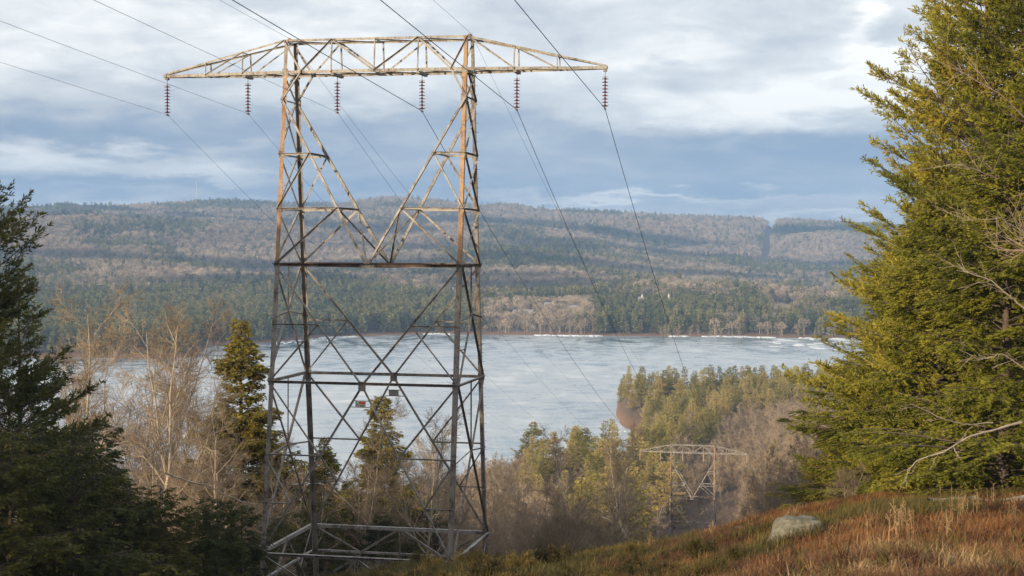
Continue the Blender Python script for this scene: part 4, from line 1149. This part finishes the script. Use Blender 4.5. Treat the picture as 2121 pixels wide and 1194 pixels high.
kk = np.full(NG, 4)
pr = g.random(NG)
kk = np.where(f1+.12*(right-.3) > .52, np.where(pr < .6, 0, 1), kk)
kk = np.where(f1 < .43, np.where(pr < .5, 4, 5), kk)
kk = np.where((f2 > .66), np.where(pr < .35, 2, 3), kk)
kk = np.where((f2 < .44-.10*right), np.where(pr < .6, 6, 7), kk)
mixr = g.random(NG) < .14
kk = np.where(mixr, g.integers(0, 8, NG), kk)
gs_ = g.uniform(.6, 1.25, NG)*(.8+.5*fbm(gx_/2.0, gy_/2.0, 53, 2))
instancer('grass', np.stack([gx_, gy_, height(gx_, gy_)], 1), kk, np.stack([g.normal(0, .12, NG), g.normal(0, .12, NG), g.uniform(0, 6.28, NG)], 1), np.stack([gs_]*3, 1), GS,
          'dry rust, straw and olive grass covering the near slope', 'grass')

# low shrubs in the grass
def shrub_lib(key, seed, mt, h, rd, n):
    g = np.random.default_rng(seed); st, B, D = [], [], []
    for k in range(16):
        a = g.uniform(0, 6.28); L = h*g.uniform(.7, 1.2); e = g.uniform(.2, 1.0)
        s = np.linspace(0, 1, 5); dr = np.array([math.cos(a)*e*rd/h, math.sin(a)*e*rd/h, 1.0])
        pts = np.outer(s*L, dr)*1.0; pts[:, 2] -= .25*L*s*s*e; pts += g.normal(0, .02, (5, 3)); st.append(tube(pts, np.linspace(.012, .004, 5), 4))
        m_ = n//16; q = g.uniform(.2, 1.05, m_); P = np.stack([np.interp(q, s, pts[:, i]) for i in range(3)], 1)+g.normal(0, .07, (m_, 3))
        B.append(P); D.append(dr[None]*.6+g.normal(0, .6, (m_, 3)))
    B, D = np.concatenate(B), np.concatenate(D)
    LIB[key] = [('stem', mesh('stem', [(*merge(st), 0, True)], [M['bark']])), ('foliage', mesh('foliage', [(*blades(B, D, g.uniform(.06, .16, len(B)), g.uniform(.012, .03, len(B)), g), 0, False)], [mt]))]
jun = leafy('juniper_foliage', [(.3, (.05, .042, .014)), (.5, (.10, .078, .022)), (.7, (.15, .11, .03))], .8, .4)
for k in range(3): shrub_lib(f'jun{k}', 60+k, jun, .75, .62, 4200)
for k in range(52):
    pp, d = (RNG.uniform(700, 1330), RNG.uniform(32, 62)) if k < 40 else (RNG.uniform(1300, 1540), RNG.uniform(28, 40))
    x, y = at_px(pp, d); plant(f'jun{k%3}', 'low_shrub', x, y, 'low olive-green shrub in the dry grass of the slope', 'shrub', 'low shrubs on the slope', RNG.uniform(.45, .95), r_(), -.05)

def rock(name, pp, d, sx, sy, sz, seed, label, rot=0.0, dz=0.0, slant=0.0, rm=None):
    g = np.random.default_rng(seed); n, k = 40, 24
    th = np.arange(n)*2*math.pi/n; ph = np.linspace(-math.pi/2, math.pi/2, k)
    T_, P_ = np.meshgrid(th, ph)
    def sp_(v, e): return np.sign(v)*np.abs(v)**e
    X_, Y_, Z_ = sp_(np.cos(P_), .42)*sp_(np.cos(T_), .6), sp_(np.cos(P_), .42)*sp_(np.sin(T_), .6), sp_(np.sin(P_), .40)
    nn = fbm(X_*1.3+seed, Y_*1.3+Z_*1.7+5, 60+seed, 4)-.5
    s = 1+nn*.42+(fbm(X_*4+seed, Y_*4+Z_*4, 80+seed, 3)-.5)*.22
    X_, Y_, Z_ = X_*s*sx, Y_*s*sy, Z_*s*sz
    X_ = X_+slant*(Z_-sz)*.8*(X_ < 0)
    V = np.stack([X_, Y_, Z_], -1).reshape(-1, 3)
    i, j = np.meshgrid(np.arange(n), np.arange(k-1)); a = (j*n+i).ravel(); b = (j*n+(i+1) % n).ravel()
    x, y = at_px(pp, d)
    return tag(ob(name, mesh(name, [(V, np.stack([a, b, b+n, a+n], 1), 0, True)], [rm or M['rock']]), None, (x, y, hz(x, y)+dz), rot), label, 'rock')
m, t, p, o = mat('lichened_granite')
v = obj_co(t)
na_ = noise(t, v, 3.5, 7, 0.7); nb_ = noise(t, v, 16, 5, 0.65)
t.links.new(ramp(t, mth(t, 'MULTIPLY_ADD', mth(t, 'SUBTRACT', nb_, .5), .6, na_), [(.30, (.035, .032, .024)), (.42, (.10, .095, .07)), (.58, (.16, .152, .115)), (.72, (.24, .23, .18))]), p.inputs['Base Color'])
p.inputs['Roughness'].default_value = 0.9
bn = nd(t, 'ShaderNodeBump'); bn.inputs['Strength'].default_value = 0.6; bn.inputs['Distance'].default_value = 0.04
t.links.new(noise(t, v, 7, 7, 0.7), bn.inputs['Height']); t.links.new(bn.outputs[0], p.inputs['Normal'])
M['rock'] = m
rock('boulder', 1662, 37, .50, .42, .34, 3, 'grey flat-topped boulder in the dry grass left of the pines', .15, .33, .6)
rock('rock', 1045, 60, .62, .4, .22, 4, 'low pale rock half hidden in grass right of the pylon foot', .1, .20)
rock('rock', 1537, 52, .16, .14, .12, 5, 'small white stone on the rusty slope left of the boulder', .4, .16, 0)
rock('rock', 1128, 62, .18, .15, .13, 6, 'tiny pale stone at the far edge of the slope', .4, .2)

# fallen log
x, y = at_px(1985, 42); x2, y2 = at_px(2120, 44)
pts = np.array([[*np.array([x, y])*(1-s)+np.array([x2, y2])*s, 0] for s in np.linspace(-.45, 1.3, 9)])
pts[:, 2] = height(pts[:, 0], pts[:, 1])+.20; pts += np.random.default_rng(3).normal(0, .03, pts.shape)
tag(ob('fallen_log', mesh('fallen_log', [(*tube(pts, np.linspace(.17, .10, 9), 12), 0, True)], [M['deadwood']])), 'weathered fallen log lying in the grass below the right pines', 'log')

# dead limbs
def limb(pts, r0, r1, seed, ntw, label, name='dead_branch', lt=.5):
    g = np.random.default_rng(seed); pts = np.array(pts, float)
    s = np.linspace(0, 1, len(pts)); ss = np.linspace(0, 1, 26)
    q = np.stack([np.interp(ss, s, pts[:, i]) for i in range(3)], 1)+np.cumsum(g.normal(0, .014, (26, 3)), 0)
    blk = [tube(q, np.linspace(r0, r1, 26), 6)]
    for k in range(ntw):
        i = g.integers(5, 25); d = q[min(i+1, 25)]-q[i-1]; d /= np.linalg.norm(d); d = d+g.normal(0, .5, 3); d /= np.linalg.norm(d)
        L = lt*g.uniform(.5, 1.4); w = np.array([q[i]+d*L*f+g.normal(0, .03, 3)*f+[0, 0, -.06*f*f] for f in np.linspace(0, 1, 5)])
        blk.append(tube(w, np.linspace(max(.006, r0*.35*(1-i/30)), .004, 5), 4))
        for _ in range(2):
            j = g.integers(1, 4); e = w[j]+(d+g.normal(0, .6, 3))*L*.4; blk.append(tube(np.array([w[j], (w[j]+e)/2+g.normal(0, .01, 3), e]), [.006, .005, .003], 3))
    tag(ob(name, mesh(name, [(*merge(blk), 0, True)], [M['deadwood']])), label, 'branch')
def wp(pp, yy, d): return ((pp-1060.5)/3100*d, d, -(yy-509)/3100*d)
limb([wp(2120, 872, 46), wp(2075, 886, 45.4), wp(2010, 906, 44.6), wp(1960, 935, 44), wp(1905, 952, 43.6), wp(1885, 972, 43.4)], .045, .01, 1, 14, 'long bleached dead limb jutting from the lowest right hemlock')
limb([wp(2060, 872, 46), wp(2010, 880, 45), wp(1950, 866, 44.4), wp(1900, 842, 44)], .025, .006, 2, 8, 'thin dead limb just above the long bleached one')
limb([wp(2121, 390, 50), wp(2060, 360, 49), wp(1990, 330, 48), wp(1900, 345, 47)], .03, .008, 5, 14, 'pale leafless limb crossing the middle of the right pines', lt=.9)
limb([wp(2130, 640, 47), wp(2060, 580, 46.4), wp(1980, 560, 46)], .03, .008, 6, 14, 'pale dead limb on the sunlit right pine foliage', lt=.8)
limb([wp(2130, 250, 48), wp(2070, 190, 47), wp(2010, 150, 46.5), wp(1950, 120, 46), wp(1890, 95, 45.6)], .022, .004, 7, 18, 'thin leafless limb reaching left into the sky at upper right', lt=1.0)
limb([wp(2130, 760, 46), wp(2080, 730, 45.5), wp(2030, 742, 45), wp(1985, 720, 44.6)], .022, .006, 8, 10, 'short bleached limb above the thin dead limb at right', lt=.6)
limb([wp(2130, 480, 48), wp(2070, 450, 47), wp(2000, 455, 46.4), wp(1930, 420, 46)], .022, .005, 9, 14, 'pale twiggy limb below the one crossing the right pines', lt=.8)
limb([wp(340, 985, 56), wp(390, 1000, 56), wp(430, 1012, 56), wp(465, 1030, 56), wp(500, 1044, 56), wp(540, 1048, 56)], .04, .012, 3, 10, 'crooked pale birch limb lying over the dark hemlocks')
limb([wp(375, 966, 57), wp(420, 986, 57), wp(448, 1010, 57), wp(490, 975, 57), wp(540, 958, 57)], .025, .008, 4, 10, 'second pale limb forking above the crooked birch limb')

# dry weed stalks
wl = leafy('dry_weed_stalk', [(.3, (.24, .15, .07)), (.7, (.42, .30, .16))], 1.0, .4, .1)
for k in range(3):
    g = np.random.default_rng(800+k); blk = []
    for q in range(5):
        a = g.uniform(0, 6.28); L = g.uniform(.7, 1.25); b = np.array([g.normal(0, .1), g.normal(0, .1), -.05]); tpv = b+[math.cos(a)*.12*L, math.sin(a)*.12*L, L]
        md_ = (b+tpv)/2+g.normal(0, .02, 3); blk.append(tube(np.array([b, md_, tpv]), [.008, .006, .004], 4))
        for z_ in range(5):
            f_ = g.uniform(.6, 1); c0 = b*(1-f_)+tpv*f_; blk.append(tube(np.array([c0, c0+g.normal(0, .05, 3)+[0, 0, .06]]), [.005, .008], 4))
    LIB[f'weed{k}'] = [('stalk', mesh('stalk', [(*merge(blk), 0, True)], [wl]))]
for k, (pp, d) in enumerate([(1995, 36), (2012, 37), (2030, 38), (1985, 34), (1880, 33), (1862, 30), (1895, 28), (1870, 33.5), (2060, 40), (2090, 38), (1800, 34), (1720, 30), (1840, 26), (1960, 30), (2105, 34), (1560, 44), (1480, 50), (1350, 52)]):
    x, y = at_px(pp, d); plant(f'weed{k%3}', 'dry_weed', x, y, 'clump of tall dry weed stalks standing above the grass', 'weed', 'dry weed stalks', RNG.uniform(.6, 1.0), r_(), -.03)

# ------------------------------------------------------------------ air
m = bpy.data.materials.new('valley_haze'); m.use_nodes = True
t = m.node_tree; t.nodes.clear()
o = t.nodes.new('ShaderNodeOutputMaterial'); pv = t.nodes.new('ShaderNodeVolumePrincipled')
pv.inputs['Density Attribute'].default_value = ''; pv.inputs['Color Attribute'].default_value = ''; pv.inputs['Temperature Attribute'].default_value = ''
pv.inputs['Color'].default_value = (.36, .60, 1.0, 1); pv.inputs['Density'].default_value = 0.00013; pv.inputs['Anisotropy'].default_value = 0.0
t.links.new(pv.outputs[0], o.inputs['Volume'])
lo = float(gz.min())-1.0
S = Steel(); S.box((0, 0, (lo+380)/2), 19200, 19200, 380-lo)
hzb = ob('haze', mesh('haze', [(*merge(S.b), 0, False)], [m]))
tag(hzb, 'thin blue air between the viewer and the far hills', 'haze', kind='stuff')
